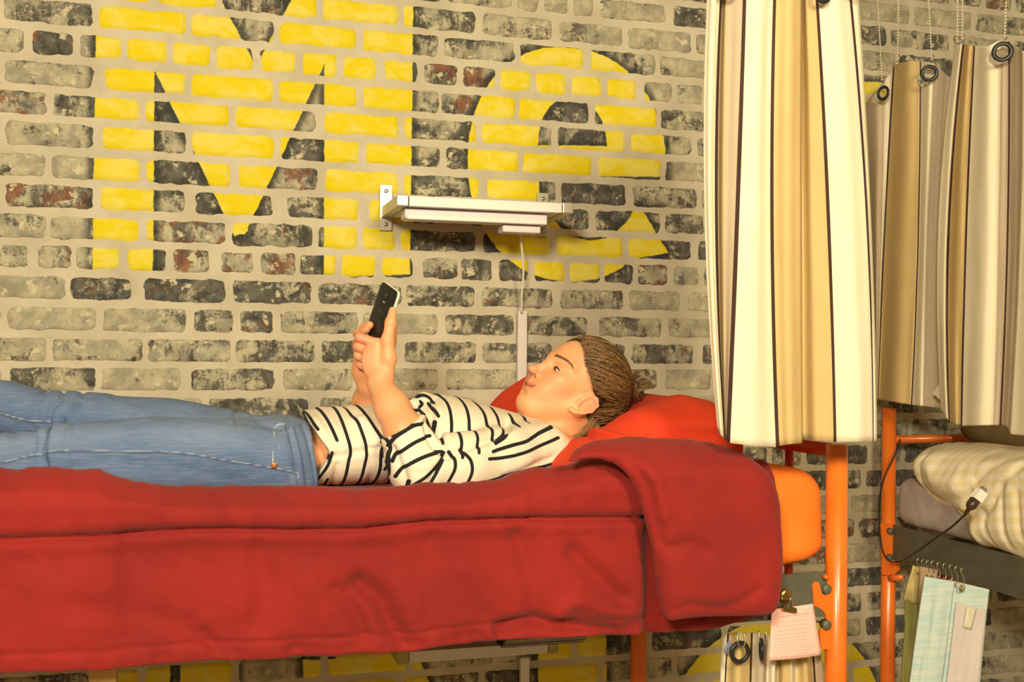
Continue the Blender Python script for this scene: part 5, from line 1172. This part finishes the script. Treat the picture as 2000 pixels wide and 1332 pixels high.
hl_ = ['leftmost small wire hook under the second bunk rail', 'wire hook second from the left under the second bunk rail', 'wire hook third from the left under the second bunk rail', 'wire hook fourth from the left under the second bunk rail', 'wire hook in the middle of the row under the second bunk rail', 'wire hook fourth from the right under the second bunk rail', 'wire hook third from the right under the second bunk rail', 'wire hook second from the right, above the light blue cloth', 'rightmost small wire hook holding the eyelet of the light blue cloth']
for i, (x, y) in enumerate(hx):
    D = 2.10-.0135*i-.02; a = P(x, y, D); Lh = .030 if i < 7 else .040
    pts = [a+np.array([.003, 0, .004]), a+np.array([-.003, 0, .002]), a+np.array([-.004, 0, -.006]), a+np.array([.002, 0, -.012]), a+np.array([.004, 0, -.012-.4*Lh]), a+np.array([0, 0, -Lh]), a+np.array([-.004, 0, -.018-.3*Lh])]
    tag(MB().tube(curve(pts, 5), .0013, 6).build('wire_hook', wire, None, True), hl_[i], 'hook', 'wire hooks under the second bunk rail')

# ================================================================== under the near bunk at the right
u_ = empty('bunk_curtain', tuple(P(1500, 1250, 1.74))); tag(u_, 'lower bunk curtain with dark grommets, bunched below the red duvet corner', 'curtain')
lc = [(1412,1408,1404,.000,0),(1420,1416,1412,.010,2),(1424,1419,1415,.006,1),(1447,1442,1440,.030,1),(1466,1464,1462,.016,2),(1470,1468,1466,.010,3),(1492,1490,1488,.026,3),(1500,1498,1497,.006,0),(1514,1512,1510,.022,0),(1520,1519,1518,-.010,1),(1532,1531,1530,.014,1),(1545,1544,1544,.020,0),(1556,1556,1556,-.006,1),(1572,1574,1578,.016,1),(1584,1588,1590,-.008,2),(1588,1592,1594,.002,3),(1600,1606,1612,.010,3)]
cloth('cloth', lc, lambda x: float(np.interp(x, [1412,1440,1470,1500,1540,1600], [1240,1232,1236,1240,1250,1256])), lambda x: 1420, 1300, lambda x, y, d: P(x, y, 1.765-d), u_, seed=12)
for (x, y, R, tl_) in ((1445, 1274, .0165, .05), (1487, 1269, .0165, 1.15)):
    c = P(x, y, 1.715); ax = np.array([math.sin(tl_), -math.cos(tl_), 0]); MB().torus(c, ax, R, .0042, 32, 10, (1, .8)).build('grommet', ringm, u_, True)
    for s_ in (-.006, .006): MB().tube(curve([c+np.array([s_, -.002, .034]), c+np.array([s_*1.3, -.006, .022]), c+np.array([s_*.6, -.006, .010])], 5), .0012, 6).build('ring_hook', wire, u_, True)
tagc = fabric('blue_grey_tape', (140, 140, 158), (128, 128, 148)); MB().prism([P(a, b, 1.735) for a, b in [(1424, 1249), (1434, 1262), (1422, 1280), (1413, 1272)]], (0, .001, 0)).build('tape_end', tagc, u_)
# pink note held by a bulldog clip on a magnet
g = G('pink_paper'); g.col(g.mix(g.noise(8, 3), lin((246, 196, 182)), lin((240, 186, 176)))); pink = g.par(Roughness=.8)
nt = empty('pink_note', tuple(P(1550, 1185, 1.70))); tag(nt, 'pink handwritten note hanging from a metal clip beside the orange post', 'note')
NQ = [(1507,1190),(1588,1179),(1605,1279),(1502,1290)]
def NP(u, t, dy=0.):
    c = [P(a, b, 1.700) for a, b in NQ]; p = (c[0]*(1-u)+c[1]*u)*(1-t)+(c[3]*(1-u)+c[2]*u)*t; return p+np.array([0, -dy-.004*math.sin(math.pi*u)*(.3+t), 0])
nn_ = 12; Vv = [NP(i/nn_, j/nn_) for i in range(nn_+1) for j in range(nn_+1)]; ii = np.arange((nn_+1)**2).reshape(nn_+1, nn_+1)
po = put('paper', Vv, np.stack([ii[:-1, :-1], ii[1:, :-1], ii[1:, 1:], ii[:-1, 1:]], -1).reshape(-1, 4), pink, nt); sm_ = po.modifiers.new('t', 'SOLIDIFY'); sm_.thickness = .0003
inkr = plain('red_ink', (186, 70, 76), .8); inkg = plain('grey_pencil', (166, 110, 110), .8)
wr_ = MB(); hd_ = MB(); r5 = random.Random(5)
def scribble(mb, t, u0, u1, amp, w):
    u = u0
    while u < u1:
        wl_ = r5.uniform(.03, .11); e_ = min(u+wl_, u1); k = max(3, int((e_-u)/.006)); pts = []
        for i in range(k):
            uu = u+(e_-u)*i/(k-1); pts.append((uu, t+amp*(1 if i % 2 else -1)*r5.uniform(.3, 1)))
        top_ = [NP(a, b-w, .0005) for a, b in pts]; bo = [NP(a, b+w, .0005) for a, b in pts]; n0 = len(pts)
        mb.add(top_+bo, [(i, i+1, n0+i+1, n0+i) for i in range(n0-1)]); u = e_+r5.uniform(.015, .03)
scribble(hd_, .165, .22, .86, .012, .0045)
scribble(wr_, .275, .10, .80, .004, .002); scribble(wr_, .30, .05, .13, .010, .004)
for k, t in enumerate([.36, .44, .52, .59, .645, .70, .75, .80, .85, .90, .95]): scribble(wr_, t, .08+.05*(k < 2), r5.uniform(.74, .94), .008, .0026)
hd_.build('heading', inkr, po); wr_.build('handwriting', inkg, po)
mg = P(1535, 1164, 1.712); cl_ = empty('bulldog_clip', tuple(mg)); tag(cl_, 'round brass magnet clip holding the pink note on the bed rail', 'clip')
MB().lathe(mg, (0, -1, 0), [(.0125, -.006), (.0125, .0), (.0110, .003), (.005, .0035), (.001, .003)], 28).build('magnet_disc', brass, cl_, True)
jw = P(1541, 1189, 1.694); ax_ = _n(P(1552, 1192, 1.694)-P(1530, 1187, 1.694))
jb_ = MB(); up_ = np.cross((0, -1., 0), ax_); 
jb_.add([jw+ax_*a*.0135+np.array([0, b*.0045, 0])+np.array([0, 0, c*.0045])*(1 if b > 0 else 1) for a in (-1, 1) for b in (-1, 1) for c in (-1, 1)], [(0, 1, 3, 2), (4, 6, 7, 5), (0, 4, 5, 1), (2, 3, 7, 6), (0, 2, 6, 4), (1, 5, 7, 3)]); jb_.build('jaw', brass, cl_)
MB().tube(curve([jw+np.array([-.005, -.003, .002]), jw+np.array([-.003, -.006, .012]), jw+np.array([0, -.006, .020]), jw+np.array([.004, -.006, .012]), jw+np.array([.005, -.003, .002])], 5), .0018, 8).build('lever', chrome, cl_, True)
